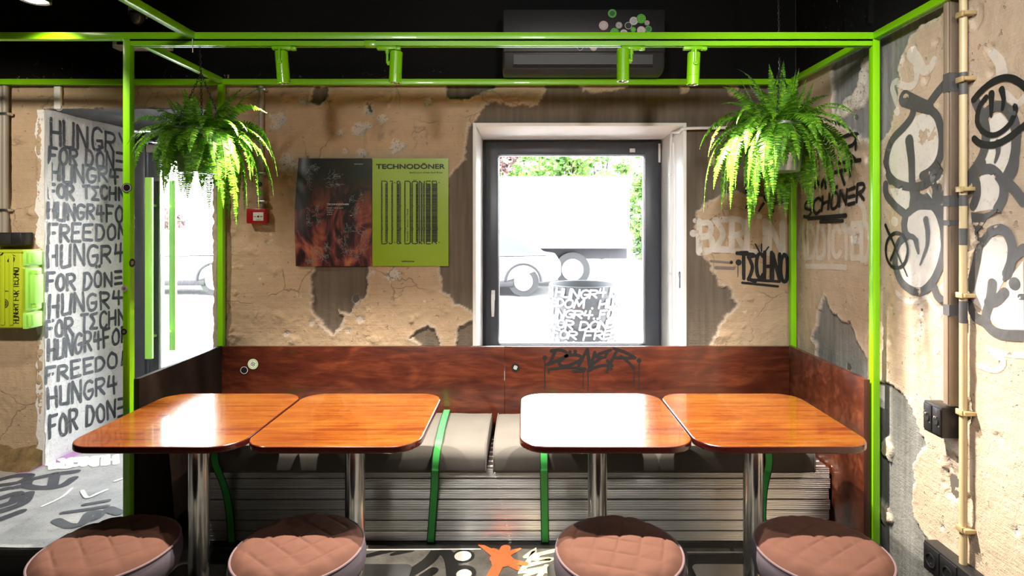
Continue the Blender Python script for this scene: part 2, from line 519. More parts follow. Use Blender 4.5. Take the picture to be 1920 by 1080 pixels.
class Wall:
    """A rough plastered wall in (a, b) coordinates; height 0 is the bare concrete, plaster stands about 12 mm proud."""
    def __init__(s, frompx, to3d, plaster, holes, chips, lumps, black_b, seed, allplaster=False, ripple=1.0, patches=(), white=()):
        s.frompx, s.to3d = frompx, to3d
        s.plaster = [[frompx(*p) for p in poly] for poly in plaster]
        s.holes = [[frompx(*p) for p in poly] for poly in holes]
        s.chips = []
        for px, py, r in chips:
            a, b = frompx(px, py); a2, b2 = frompx(px, py + r)
            s.chips.append((a, b, abs(b - b2)))
        s.lumps = lumps; s.black_b = black_b; s.seed = seed; s.allp = allplaster; s.ripple = ripple
        s.patches = [[frompx(*p) for p in poly] for poly in patches]; s.white = [[frompx(*p) for p in poly] for poly in white]
    def ev(s, A, B):
        A = np.asarray(A, float); B = np.asarray(B, float)
        w1 = (fbm(A * 16, B * 16, 3, s.seed) - .5) * 0.045; w2 = (fbm(A * 16 + 31, B * 16, 3, s.seed + 5) - .5) * 0.045
        w3 = (fbm(A * 70, B * 70, 2, s.seed + 9) - .5) * 0.014; w4 = (fbm(A * 70 + 9, B * 70, 2, s.seed + 13) - .5) * 0.014
        Aw, Bw = A + w1 + w3, B + w2 + w4
        d = np.full(A.shape, 0.3 if s.allp else -0.3)
        for p in s.plaster: d = np.maximum(d, sdf(Aw, Bw, p))
        for p in s.holes: d = np.minimum(d, -sdf(Aw, Bw, p))
        for p in s.patches: d = np.maximum(d, sdf(Aw, Bw, p))
        wh = np.zeros(A.shape)
        for p in s.white:
            q = sdf(Aw, Bw, p); d = np.maximum(d, q); wh = np.maximum(wh, sstep(-.004, .004, q))
        pl = sstep(-.004, .004, d)
        rim = sstep(.016, .006, np.abs(d - .005)) * pl * (0.35 + 0.65 * fbm(A * 12, B * 12, 2, s.seed + 50))
        n_mid = fbm(A * 11, B * 11, 4, s.seed + 21) - .5
        n_fine = fbm(A * 45, B * 45, 3, s.seed + 27) - .5
        h = pl * (0.012 + s.ripple * (0.008 * n_mid + 0.0045 * n_fine)) + (1 - pl) * 0.0015 * n_fine
        # swollen, broken rim
        h += pl * 0.006 * np.exp(-np.maximum(d, 0) / 0.02) * (0.4 + fbm(A * 20, B * 20, 2, s.seed + 3))
        chip = np.zeros(A.shape)
        for a, b, r in s.chips:
            q = np.hypot(A - a, B - b) + (fbm(A * 40, B * 40, 3, s.seed + 77) - .5) * r * 1.3
            m = sstep(r * 1.0, r * 0.85, q)
            chip = np.maximum(chip, m)
            h -= m * 0.006
        for a, b, ra, rb, amp in s.lumps:
            q = np.hypot((A - a) / ra, (B - b) / rb)
            m = np.clip(1 - q, 0, 1)
            rg = np.abs(fbm(A * 38, B * 38, 3, s.seed + 60) - .5) * 2
            if amp > 0: h += pl * m * amp * (1.6 * (0.5 - rg) + 0.3)
            else:
                mm = sstep(.30, .42, m + (0.5 - rg) * .45) * pl
                h += mm * amp * (.7 + .6 * n_fine)
                chip = np.maximum(chip, mm * .35 * (fbm(A * 60, B * 60, 2, s.seed + 8)))
            bl = sstep(s.black_b - .01, s.black_b + .01, B + (fbm(A * 9, B * 9, 3, s.seed + 90) - .5) * 0.03) if s.black_b else np.zeros(A.shape)
        return h, pl, np.maximum(np.maximum(chip, wh * .85), rim * 0.75), bl
    def mesh(s, name, acoords, bcoords, keep, mat, flip=False):
        Ag, Bg = np.meshgrid(acoords, bcoords, indexing='ij')
        na, nb = Ag.shape
        h, pl, ch, bl = s.ev(Ag.ravel(), Bg.ravel())
        # the concrete under openings and borders stays in place
        pos = s.to3d_np(Ag.ravel(), Bg.ravel(), h)
        ca = (Ag[:-1, :-1] + Ag[1:, 1:]) / 2; cb = (Bg[:-1, :-1] + Bg[1:, 1:]) / 2
        k = keep(ca, cb)
        ii, jj = np.nonzero(k)
        v0 = ii * nb + jj; v1 = (ii + 1) * nb + jj; v2 = (ii + 1) * nb + jj + 1; v3 = ii * nb + jj + 1
        fs = np.stack([v0, v1, v2, v3] if not flip else [v3, v2, v1, v0], 1)
        used = np.unique(fs); remap = np.full(na * nb, -1); remap[used] = np.arange(len(used))
        fs = remap[fs]; pos = pos[used]
        me = bpy.data.meshes.new(name)
        me.vertices.add(len(pos)); me.vertices.foreach_set('co', pos.ravel())
        me.loops.add(fs.size); me.loops.foreach_set('vertex_index', fs.ravel().astype(np.int32))
        me.polygons.add(len(fs))
        me.polygons.foreach_set('loop_start', np.arange(0, fs.size, 4, dtype=np.int32))
        me.polygons.foreach_set('loop_total', np.full(len(fs), 4, np.int32))
        me.update(calc_edges=True)
        me.polygons.foreach_set('use_smooth', np.ones(len(fs), bool))
        at = me.attributes.new('mask', 'FLOAT_COLOR', 'POINT')
        cols = np.stack([pl, ch, bl, np.ones_like(pl)], 1)[used]
        at.data.foreach_set('color', cols.ravel().astype(np.float32))
        me.materials.append(mat)
        me.validate(); me.update()
        o = bpy.data.objects.new(name, me)
        COL.objects.link(o); ORG[o] = Vector((0, 0, 0))
        return o

class BackWall(Wall):
    def to3d_np(s, a, b, h): return np.stack([a, 3.342 - h, b], 1)
class RightWall(Wall):
    def to3d_np(s, a, b, h): return np.stack([1.612 - h, a, b], 1)

YW = 3.33
XR = 1.60
def back_px(px, py): return ((px - CX) * YW / F, CH - (py - CY) * YW / F)
def right_px(px, py):
    y = XR * F / (px - CX)
    return (y, CH - (py - CY) * y / F)

main_plaster = [(400, 130), (836, 130), (836, 178), (855, 187), (883, 185), (905, 172), (925, 163), (930, 140), (1026, 140), (1025, 165), (1010, 195), (960, 198), (925, 192), (907, 196),
    (895, 215), (880, 232), (875, 260), (870, 300), (860, 312), (845, 332), (838, 360), (828, 420), (824, 500), (830, 520), (828, 543), (846, 557), (853, 571), (864, 571), (883, 585),
    (890, 601), (864, 608), (857, 618), (855, 655), (850, 760), (400, 760)]
left_plaster = [(-700, 120), (160, 120), (430, 120), (430, 206), (86, 206), (86, 1500), (-700, 1500)]
right_blob = [(1333, 660), (1333, 647), (1346, 618), (1357, 595), (1381, 577), (1379, 570), (1373, 561), (1372, 546), (1365, 538), (1350, 537), (1344, 523), (1333, 507), (1329, 489), (1318, 476), (1315, 458),
    (1304, 424), (1309, 400), (1313, 388), (1335, 374), (1354, 359), (1391, 361), (1410, 362), (1437, 377), (1456, 383), (1469, 383), (1475, 376), (1500, 374), (1500, 760), (1330, 760)]
small_tan = [[(1331, 295), (1340, 293), (1347, 303), (1338, 313), (1330, 303)], [(1085, 130), (1190, 130), (1180, 164), (1150, 170), (1110, 176), (1092, 170)], [(1270, 150), (1295, 150), (1290, 172), (1277, 174)],
    [(1360, 150), (1385, 150), (1382, 185), (1365, 180)]]
holes_back = [[(598, 470), (690, 470), (688, 520), (684, 548), (672, 572), (651, 587), (634, 580), (641, 596), (637, 618), (624, 628), (605, 613), (591, 585), (582, 553), (584, 520)],
    [(770, 632), (788, 622), (803, 612), (818, 617), (824, 648), (824, 665), (786, 665), (786, 645)],
    [(589, 164), (616, 164), (612, 190), (598, 197), (583, 188)],
    [(688, 193), (697, 192), (697, 215), (690, 212)]]
chips_back = [(519, 224, 17), (672, 243, 13), (716, 222, 9), (745, 274, 14), (678, 286, 10), (647, 283, 6), (636, 249, 6), (540, 305, 20), (737, 517, 13), (675, 600, 9), (690, 205, 9), (803, 190, 8),
    (668, 560, 8), (585, 605, 7), (536, 626, 7), (690, 235, 7), (700, 510, 6), (570, 190, 8), (652, 620, 6), (1322, 240, 3)]
rr = random.Random(11)
lumps_back = []
for px, py, ra, rb, am in [(480, 590, 30, 20, .012), (870, 250, 14, 40, .016), (890, 180, 60, 14, .018), (960, 180, 60, 16, .018), (560, 175, 40, 20, .012), (640, 170, 60, 20, .010), (730, 175, 50, 20, .012), (800, 185, 40, 20, .010),
    (470, 470, 28, 14, .014), (590, 560, 16, 60, .016), (690, 590, 14, 80, .014), (690, 260, 10, 90, .012), (500, 420, 20, 12, .012), (440, 400, 14, 14, .02), (436, 430, 14, 14, .02), (440, 560, 16, 50, .012),
    (432, 630, 14, 30, .03), (1345, 400, 26, 20, .016), (1352, 630, 40, 14, .012), (1420, 440, 14, 10, .016), (1405, 560, 10, 8, .02), (1390, 610, 10, 8, .02), (830, 570, 18, 24, .012), (600, 300, 20, 60, .006),
    (76, 300, 8, 120, .03), (78, 500, 8, 80, .03), (78, 700, 10, 120, .025), (40, 262, 16, 10, .03), (60, 400, 16, 12, .02), (60, 660, 26, 20, .02), (120, 205, 60, 8, .02), (25, 730, 40, 80, .012), (20, 400, 10, 30, .02),
    (180, 185, 80, 10, .012), (210, 130, 30, 16, .03), (310, 130, 20, 14, .03), (450, 185, 20, 14, .02), (445, 470, 10, 30, .016), (445, 350, 12, 14, .02), (470, 340, 18, 8, .02)]:
    a, b = back_px(px, py)
    lumps_back.append((a, b, ra * YW / F, rb * YW / F, am))
for i in range(75):
    a, b = back_px(rr.uniform(430, 860), rr.uniform(165, 640))
    lumps_back.append((a, b, rr.uniform(.01, .05), rr.uniform(.01, .04), rr.uniform(.006, .02)))
WB = BackWall(back_px, None, [main_plaster, left_plaster, right_blob] + small_tan, holes_back, chips_back, lumps_back, 2.385, 3)

holes_right = [[(1640, -80), (1800, -80), (1790, 0), (1778, 11), (1756, 31), (1731, 46), (1700, 76), (1692, 104), (1686, 132), (1687, 157), (1681, 189), (1673, 227), (1671, 239), (1651, 265), (1630, 268), (1630, 90)],
    [(1625, 716), (1651, 715), (1667, 716), (1684, 731), (1704, 753), (1713, 782), (1735, 829), (1718, 858), (1713, 889), (1709, 929), (1711, 960), (1724, 987), (1740, 1018), (1752, 1080), (1765, 1200), (1625, 1200)],
    [(1558, 60), (1640, 40), (1640, 262), (1620, 257), (1590, 245), (1566, 232), (1563, 200), (1559, 150)],
    [(1545, 555), (1555, 577), (1580, 607), (1592, 605), (1610, 640), (1625, 675), (1632, 730), (1632, 800), (1530, 790), (1530, 675), (1532, 642), (1522, 630)]]
tan_right = [[(1652, 830), (1664, 820), (1674, 845), (1668, 868), (1655, 850)], [(1651, 940), (1662, 950), (1672, 975), (1655, 985), (1650, 965)],
    [(1612, 140), (1626, 118), (1626, 160), (1608, 190), (1600, 215), (1570, 212), (1578, 195), (1596, 165)]]
chips_right = [(1695, 190, 5), (1715, 90, 4), (1728, 292, 7), (1733, 348, 6), (1755, 325, 14), (1612, 175, 14), (1590, 200, 10), (1622, 145, 12), (1600, 220, 6), (1626, 300, 8), (1586, 688, 8), (1725, 590, 10), (1722, 610, 9), (1722, 575, 9), (1630, 440, 9),
    (1600, 445, 12), (1720, 625, 7), (1760, 860, 5), (1790, 930, 8), (1782, 900, 10), (1770, 880, 6), (1905, 995, 8), (1766, 990, 5), (1895, 668, 5), (1862, 330, 4), (1812, 60, 3), (1690, 355, 5), (1740, 140, 4), (1810, 780, 8), (1660, 320, 6)]
lumps_right = []
for px, py, ra, rb, am in [(1735, 150, .03, .02, .03), (1755, 78, .02, .015, .03), (1856, 90, .02, .015, .03), (1858, 135, .02, .015, .03), (1850, 410, .10, .03, .05), (1835, 440, .05, .05, .05), (1757, 325, .04, .06, .02), (1722, 600, .04, .14, .02),
    (1830, 30, .04, .05, .02), (1820, 450, .03, .08, .03), (1815, 770, .02, .06, .04), (1815, 960, .03, .08, .03), (1785, 890, .05, .12, .02), (1650, 630, .03, .1, .02), (1695, 190, .03, .02, .02), (1780, 905, .05, .08, .02)]:
    a, b = right_px(px, py)
    lumps_right.append((a, b, ra, rb, -min(.012, am * .5)))
for i in range(30):
    a, b = right_px(rr.uniform(1500, 1915), rr.uniform(100, 1000))
    lumps_right.append((a, b, rr.uniform(.01, .03), rr.uniform(.01, .025), -rr.uniform(.004, .009)))
WR = RightWall(right_px, None, [], holes_right, chips_right, lumps_right, 2.41, 41, allplaster=True, ripple=0.55, patches=tan_right[:2], white=[[(1616, 112), (1640, 100), (1640, 175), (1618, 190), (1606, 205), (1590, 212), (1575, 225), (1566, 222), (1570, 203), (1584, 188), (1600, 178), (1610, 150)]])

def seg(*spec):
    out = []
    for a, b, st in spec:
        n = max(1, int(round((b - a) / st)))
        out += list(np.linspace(a, b, n + 1)[:-1])
    out.append(spec[-1][1])
    return np.array(out)

DX0, DX1, DZ1 = -2.824, -1.812, 2.235          # door opening
WX0, WX1, WZ1, WZ0 = -0.286, 0.93, 2.134, 0.62  # window opening
PZ = 0.144                                      # raised platform
CEIL = 2.92
def keep_back(a, b):
    door = (a > DX0) & (a < DX1) & (b < DZ1)
    win = (a > WX0) & (a < WX1) & (b < WZ1) & (b > WZ0)
    return ~(door | win)
wall_back = WB.mesh('wall_back', seg((-5, -3.35, .1), (-3.35, DX0, .008), (DX0, DX1, .009), (DX1, WX0, .0075), (WX0, WX1, .009), (WX1, 1.60, .0075)),
    seg((0, WZ0, .012), (WZ0, .85, .02), (.85, WZ1, .0075), (WZ1, DZ1, .0075), (DZ1, 2.45, .0075), (2.45, CEIL, .03)), keep_back, M['wall_back'])
tag(wall_back, kind='structure')
wall_right = WR.mesh('wall_right', seg((-3, 1.6, .1), (1.6, 3.33, .0075)), seg((0, 2.5, .0085), (2.5, CEIL, .04)), lambda a, b: a > -99, M['wall_right'], flip=True)
tag(wall_right, kind='structure')

# body of the thick outer wall, with the two openings left free
mb = MB()
YO = 4.17; YM = 3.96
mb.box(-5, DX0 - .03, 3.345, YO, -.1, CEIL).box(DX0 - .03, DX1 + .03, 3.36, YO, DZ1 + .03, CEIL)
mb.box(DX1 + .02, WX0 - .02, 3.345, YM, -.1, CEIL).box(WX0 - .02, WX1 + .02, 3.345, YM, WZ1 + .02, CEIL).box(WX0 - .02, WX1 + .02, 3.345, YM, -.1, WZ0 - .04)
mb.box(WX1 + .02, 2.0, 3.345, YM, -.1, CEIL)
mb.box(DX1 + .02, WX0 - .30, YM, YO, -.1, CEIL).box(WX1 + .30, 2.0, YM, YO, -.1, CEIL).box(WX0 - .30, WX1 + .30, YM, YO, WZ1 + .32, CEIL).box(WX0 - .30, WX1 + .30, YM, YO, -.1, WZ0 - .10)
struct('wall_back_core', mb, M['dark_wall'])
mb = MB().box(-9, 6, 3.9, YO, CEIL, 6.2)  # unseen upper facade, its height set to dim skylight on the street
mb.box(-9, -5, 3.9, YO, -.1, CEIL).box(2.0, 6, 3.9, YO, -.1, CEIL)
struct('wall_outer_facade', mb, M['facade'])
struct('wall_right_core', MB().box(1.615, 1.9, -3.1, 3.345, -.1, CEIL), M['dark_wall'])
struct('wall_left', MB().box(-5.2, -5.0, -3.1, 3.4, -.1, CEIL), M['dark_wall'])
struct('wall_rear', MB().box(-5.2, 1.9, -3.2, -3.0, -.1, CEIL), M['dark_wall'])
struct('ceiling', MB().box(-5.2, 2.0, -3.2, YO, CEIL, CEIL + .15), M['ceilingm'])
struct('floor', MB().box(-5.2, 1.9, -3.2, 3.4, -.1, 0), M['floor'])

# raised platform in front of the door
def grid_plane(x0, x1, y0, y1, z, st, amp, seed):
    mbp = MB()
    nx = int((x1 - x0) / st); ny = int((y1 - y0) / st)
    xs = np.linspace(x0, x1, nx + 1); ys = np.linspace(y0, y1, ny + 1)
    Ag, Bg = np.meshgrid(xs, ys, indexing='ij')
    h = (fbm(Ag * 6, Bg * 6, 4, seed) - .5) * amp
    vs = np.stack([Ag.ravel(), Bg.ravel(), (z + h).ravel()], 1)
    fs = [(i * (ny + 1) + j, (i + 1) * (ny + 1) + j, (i + 1) * (ny + 1) + j + 1, i * (ny + 1) + j + 1) for i in range(nx) for j in range(ny)]
    return mbp.add([tuple(v) for v in vs], fs)
pb = MB().box(-4.99, -1.80, 2.485, 3.36, .001, PZ - .008)
pb.box(DX0, DX1, 3.36, YO, .001, PZ - .008)
platform = struct('floor_platform', pb, M['platform_edge'])
tp = grid_plane(-4.99, -1.80, 2.47, 3.345, PZ, .03, .006, 5)
g2 = grid_plane(DX0, DX1, 3.345, YO, PZ, .03, .006, 5); tp.add(g2.v, g2.f)
obj('platform_surface', tp, M['platform'], platform, smooth=60)
obj('platform_nosing', MB().box(-4.99, -1.80, 2.462, 2.486, PZ - .03, PZ - .004, .004), M['platform_edge'], platform)

# plaster skirt crumbling at the foot of the left wall
sk = MB(); loops = []
for i in range(60):
    x = -4.6 + i * (1.77 / 59)
    k = 0.5 + 0.8 * vnoise(np.array([x * 9]), np.array([0.3]), 5)[0] + 0.4 * vnoise(np.array([x * 30]), np.array([0.3]), 6)[0]
    loops.append([(x, 3.34, PZ - .01), (x, 3.33 - .11 * k, PZ - .01), (x, 3.33 - .085 * k, PZ + .018 * k), (x, 3.33 - .045 * k, PZ + .035 * k), (x, 3.325, PZ + .10 * k), (x, 3.34, PZ + .11 * k)])
sk.loft(loops)
struct('baseboard_left', sk, concrete('crumbled_plaster', (0.10, 0.07, 0.03), (0.30, 0.20, 0.09), 0.9, 14), smooth=30)

# door reveal (whitewashed), soffit
def rough_panel(axis, const, a0, a1, b0, b1, st, amp, seed, edge=0.02):
    na = max(2, int((a1 - a0) / st)); nb = max(2, int((b1 - b0) / st))
    As = np.linspace(a0, a1, na + 1); Bs = np.linspace(b0, b1, nb + 1)
    Ag, Bg = np.meshgrid(As, Bs, indexing='ij')
    h = (fbm(Ag * 8, Bg * 8, 5, seed) - .5) * amp
    Ag = Ag.copy()
    Ag[0, :] += (fbm(Bs * 25, Bs * 0 + 2, 3, seed + 4) - .5) * edge
    vs = []
    for a, b, hh in zip(Ag.ravel(), Bg.ravel(), h.ravel()):
        vs.append({'x': (const + hh, a, b), 'z': (b, a, const + hh)}[axis])
    fs = [(i * (nb + 1) + j, (i + 1) * (nb + 1) + j, (i + 1) * (nb + 1) + j + 1, i * (nb + 1) + j + 1) for i in range(na) for j in range(nb)]
    return MB().add(vs, fs)
XRV = -2.815
rv = rough_panel('x', XRV, 3.318, 4.12, PZ - .01, DZ1 + .01, .012, .016, 8)
struct('wall_door_reveal_left', rv, M['reveal'], smooth=60)
rv = rough_panel('x', DX1 + .004, 3.318, YO, PZ - .01, DZ1 + .01, .012, .016, 9)
struct('wall_door_reveal_right', rv, M['reveal'], smooth=60)
# broken stone edge of the door opening, right side, seen behind the post
be = MB(); loops = []
for i in range(110):
    z = .7 + i * 1.54 / 109
    q = vnoise(np.array([z * 28]), np.array([4.4]), 9)[0] * .022 + vnoise(np.array([z * 80]), np.array([1.4]), 12)[0] * .008
    loops.append([(DX1 + .03, 3.326, z), (DX1 - .004 - q, 3.322, z), (DX1 - .008 - q, 3.36, z), (DX1 + .03, 3.37, z)])
be.loft(loops)
q0 = obj('broken_plaster_edge', be, concrete('broken_plaster', (0.28, 0.22, 0.15), (0.5, 0.43, 0.33), 0.9, 20), wall_back, smooth=25)
be = MB(); loops = []
for i in range(150):
    z = PZ - .004 + i * 2.09 / 149
    q = vnoise(np.array([z * 22]), np.array([8.4]), 19)[0] * .03 + vnoise(np.array([z * 70]), np.array([3.4]), 22)[0] * .012
    loops.append([(DX0 - .035 - q * .6, 3.33, z), (DX0 - .02 - q, 3.319, z), (DX0 + .004, 3.312 + q * .2, z), (DX0 + .012, 3.36, z)])
be.loft(loops)
obj('whitewashed_edge', be, M['reveal'], wall_back, smooth=25)
sf = rough_panel('z', DZ1, 3.318, 4.12, DX0, DX1, .02, .02, 10)
struct('trim_door_soffit', sf, M['soffit'], smooth=60)

# window reveal lining
wr = MB()
wr.box(WX0 - .02, WX0, 3.318, 3.9, WZ0, WZ1 + .02, .003).box(WX1, WX1 + .02, 3.318, 3.9, WZ0, WZ1 + .02, .003)
wr.box(WX0, WX1, 3.318, 3.9, WZ1, WZ1 + .02, .003)
struct('trim_window_reveal', wr, M['winreveal'], smooth=30)
struct('trim_window_sill', MB().box(WX0, WX1, 3.32, 3.90, WZ0 - .03, WZ0 + .01, .004).box(WX0, WX1, 3.95, 4.20, WZ0 + .01, WZ0 + .06, .004), M['winreveal'], smooth=30)

# window_1
YF = 3.84
win = thing('window_1', 'tall anthracite window in a white reveal looking onto the street', 'window', ((WX0 + WX1) / 2, YF, WZ0 + .01), kind='structure')
def frame_rect(mb, x0, x1, z0, z1, wl, wr_, wt, wb, y0, y1, bev=.004):
    mb.box(x0, x0 + wl, y0, y1, z0, z1, bev).box(x1 - wr_, x1, y0, y1, z0, z1, bev)
    mb.box(x0 + wl * .9, x1 - wr_ * .9, y0, y1, z1 - wt, z1, bev).box(x0 + wl * .9, x1 - wr_ * .9, y0, y1, z0, z0 + wb, bev)
    return mb
obj('window_frame', frame_rect(MB(), WX0 + .001, WX1 - .001, WZ0 + .011, WZ1 - .001, .045, .045, .03, .04, YF + .01, YF + .09), M['dkmetal'], win)
sx0, sx1, sz0, sz1 = WX0 + .022, WX1 - .022, WZ0 + .04, WZ1 - .02
sash = obj('sash', frame_rect(MB(), sx0, sx1, sz0, sz1, .085, .095, .085, .085, YF - .015, YF + .06, .006), M['dkmetal'], win)
obj('glazing_bead', frame_rect(MB(), sx0 + .078, sx1 - .088, sz0 + .078, sz1 - .078, .012, .012, .012, .012, YF + .0, YF + .05, .002), plain('pale_glazing_bead', (0.30, 0.31, 0.33), 0.4), sash)
obj('pane', MB().box(sx0 + .08, sx1 - .09, YF + .028, YF + .032, sz0 + .08, sz1 - .08), M['glass'], sash)
hm = MB()
hx, hz = X(925, YF), Z(553, YF)
hm.box(hx - .013, hx + .013, YF - .025, YF - .013, hz - .035, hz + .035, .005)
hm.cyl((hx, YF - .02, hz), (hx, YF - .05, hz), .011, n=16)
hm.loft([[(hx + dx, y, hz + .012 - t * .15) for dx, y in ((-w, YF - .048), (w, YF - .048), (w, YF - .064), (-w, YF - .064))] for t, w in ((0, .011), (.3, .0115), (.7, .0105), (1, .008))])
obj('window_handle', hm, M['white'], win, smooth=45)
obj('hinge', MB().cyl((sx1 + .004, YF - .012, Z(305, YF)), (sx1 + .004, YF - .012, Z(270, YF)), .009, n=12), M['white'], win)
obj('frame_tag', MB().box(X(1180, YF), X(1190, YF), YF - .018, YF - .0145, Z(286, YF), Z(279, YF), .001), M['white'], win)

# door_1
YD = 4.06
door = thing('door_1', 'black framed glass entrance door with long green pull bars', 'door', (-2.3, YD, PZ), kind='structure')
dx0 = -2.805; dtop = 2.16
obj('door_frame', MB().box(dx0, dx0 + .075, YD, YD + .09, PZ, dtop + .06, .004).box(DX1 - .07, DX1 - .003, YD, YD + .09, PZ, dtop + .06, .004).box(dx0 + .07, DX1 - .06, YD, YD + .09, dtop, DZ1 - .01, .004), M['dkmetal'], door)
lx0 = dx0 + .085; lx1 = DX1 - .08
leaf = obj('door_leaf', frame_rect(MB(), lx0, lx1, PZ + .012, dtop - .012, .085, .085, .12, .13, YD + .02, YD + .075, .004), M['dkmetal'], door)
obj('door_seal', MB().box(lx0 + .082, lx0 + .096, YD + .012, YD + .06, PZ + .14, dtop - .13, .003), plain('satin_aluminium', (0.5, 0.5, 0.53), 0.35, metal=0.7), leaf)
obj('pane', MB().box(lx0 + .08, lx1 - .08, YD + .044, YD + .05, PZ + .14, dtop - .13), M['glass'], leaf)
def pull(y, yb, sgn):
    b = MB()
    xc = -2.651
    b.box(xc - .0245, xc + .0245, y - .011, y + .011, Z(672, 4.0), Z(333, 4.0), .003)
    for z in (Z(633, 4.0), Z(385, 4.0)):
        b.cyl((xc - .012, y, z), (xc - .012, yb, z), .009, n=12)
    return b
obj('pull_bar', pull(3.99, YD + .021, 1), M['green_light'], leaf, smooth=30)
obj('pull_bar', pull(4.26, YD + .074, -1), M['green_light'], leaf, smooth=30)
obj('lock', MB().cyl((lx0 + .03, YD + .022, 1.1), (lx0 + .03, YD + .008, 1.1), .018, n=20), M['chrome'], leaf)
cl = MB().box(lx0 + .02, lx0 + .30, YD - .035, YD + .02, dtop - .09, dtop - .03, .008).box(lx0 + .08, lx0 + .34, YD - .05, YD - .036, dtop - .02, dtop - .006, .003)
obj('door_closer', cl, plain('grey_closer', (0.35, 0.35, 0.36), 0.4, metal=0.4), door)

# ------------------------------------------------------------------ paint strokes and lettering
class Plane:
    def __init__(s, frompx, to3d, wall=None): s.frompx, s.to3d, s.wall = frompx, to3d, wall

class Paint:
    def __init__(s, plane): s.pl = plane; s.ab = []; s.f = []; s.k = []
    def ribbon(s, pts, w, smooth=True, closed=False, caps=True, st=.012):
        p = [Vector((a, b)) for a, b in pts]
        if closed: p = p + [p[0]]
        ws = w if isinstance(w, (list, tuple)) else (w, w)
        if smooth and len(p) > 2:
            q = []
            for i in range(len(p) - 1):
                p0 = p[i - 1] if i > 0 else (p[-2] if closed else p[0]); p3 = p[i + 2] if i + 2 < len(p) else (p[1] if closed else p[-1])
                p1, p2 = p[i], p[i + 1]
                n = max(2, min(24, int((p2 - p1).length / st)))
                for k in range(n):
                    t = k / n
                    q.append(0.5 * ((2 * p1) + (p2 - p0) * t + (2 * p0 - 5 * p1 + 4 * p2 - p3) * t * t + (3 * p1 - p0 - 3 * p2 + p3) * t ** 3))
            q.append(p[-1]); p = q
        else:
            q = []
            for i in range(len(p) - 1):
                n = max(1, min(60, int((p[i + 1] - p[i]).length / (st * 2))))
                for k in range(n): q.append(p[i].lerp(p[i + 1], k / n))
            q.append(p[-1]); p = q
        m = len(p)
        if m < 2: return s
        b0 = len(s.ab); s.k.append(b0)
        for i, c in enumerate(p):
            d = (p[min(i + 1, m - 1)] - p[max(i - 1, 0)])
            if d.length < 1e-9: d = Vector((1, 0))
            d.normalize(); nrm = Vector((-d.y, d.x))
            h = (ws[0] + (ws[-1] - ws[0]) * i / (m - 1)) / 2
            s.ab += [c + nrm * h, c, c - nrm * h]
        for i in range(m - 1):
            o = b0 + i * 3
            s.f += [(o, o + 1, o + 4, o + 3), (o + 1, o + 2, o + 5, o + 4)]
        if caps and not closed:
            for c, d, h, base in ((p[0], p[0] - p[1], ws[0] / 2, b0), (p[-1], p[-1] - p[-2], ws[-1] / 2, b0 + 3 * (m - 1))):
                if d.length < 1e-9: continue
                d = d.normalized(); nrm = Vector((-d.y, d.x))
                o = len(s.ab); N_ = 6
                for k in range(1, N_):
                    a = math.pi * k / N_
                    s.ab.append(c + nrm * h * math.cos(a) + d * h * math.sin(a))
                # nearest end vertices
                e0 = base if (s.ab[base] - (c + nrm * h)).length < h * .1 + 1e-6 else base + 2
                e1 = base + 2 if e0 == base else base
                ring = [e0] + list(range(o, o + N_ - 1)) + [e1]
                for k in range(len(ring) - 1): s.f.append((base + 1, ring[k], ring[k + 1]))
        return s
    def px(s, pts, w, **k): return s.ribbon([s.pl.frompx(*p) for p in pts], w, **k)
    def dot(s, c, r, n=16, px=True, ry=None):
        a, b = s.pl.frompx(*c) if px else c
        o = len(s.ab); ry = ry or r; s.k.append(o)
        s.ab.append(Vector((a, b)))
        for k in range(n): s.ab.append(Vector((a + r * math.cos(2 * math.pi * k / n), b + ry * math.sin(2 * math.pi * k / n))))
        s.f += [(o, o + 1 + k, o + 1 + (k + 1) % n) for k in range(n)]
        return s
    def fill(s, pts, px=True, st=.05):
        p = [s.pl.frompx(*q) for q in pts] if px else pts
        p = [Vector(q) for q in p]
        o = len(s.ab); s.ab += p; s.k.append(o)
        s.f.append(tuple(range(o, o + len(p))))
        return s
    def rect(s, x0, y0, x1, y1):
        return s.fill([(x0, y0), (x1, y0), (x1, y1), (x0, y1)], px=False)
    def text(s, txt, c0, c1, w, jit=.05, slant=0.0, gap=.28, rnd=None, smooth=True, caps=True):
        """c0 = (x, ytop, ybottom) in pixels where the line starts, c1 where it ends"""
        rnd = rnd or random.Random(len(txt) * 7 + int(c0[0] + c0[1]))
        adv = [WID.get(ch, 1.0) for ch in txt]
        tot = sum(adv) + gap * (len(txt) - 1)
        u = 0
        for ch, a in zip(txt, adv):
            ju, jv, js = rnd.uniform(-jit, jit), rnd.uniform(-jit, jit) * 1.4, 1 + rnd.uniform(-jit, jit) * 2
            for st in FONT.get(ch, []):
                pts = []
                for (lx, ly) in st:
                    uu = (u + a * (lx + ju + slant * (ly - .5) + rnd.uniform(-jit, jit) * .6)) / tot
                    vv = (ly - .5) * js + .5 + jv + rnd.uniform(-jit, jit) * .6
                    x = c0[0] + (c1[0] - c0[0]) * uu
                    yb = c0[2] + (c1[2] - c0[2]) * uu; yt = c0[1] + (c1[1] - c0[1]) * uu
                    pts.append(s.pl.frompx(x, yb + (yt - yb) * vv))
                if len(pts) == 1: s.dot(pts[0], w * .62, px=False)
                else: s.ribbon(pts, w, smooth=smooth and len(pts) > 2, caps=caps)
            u += a + gap
        return s
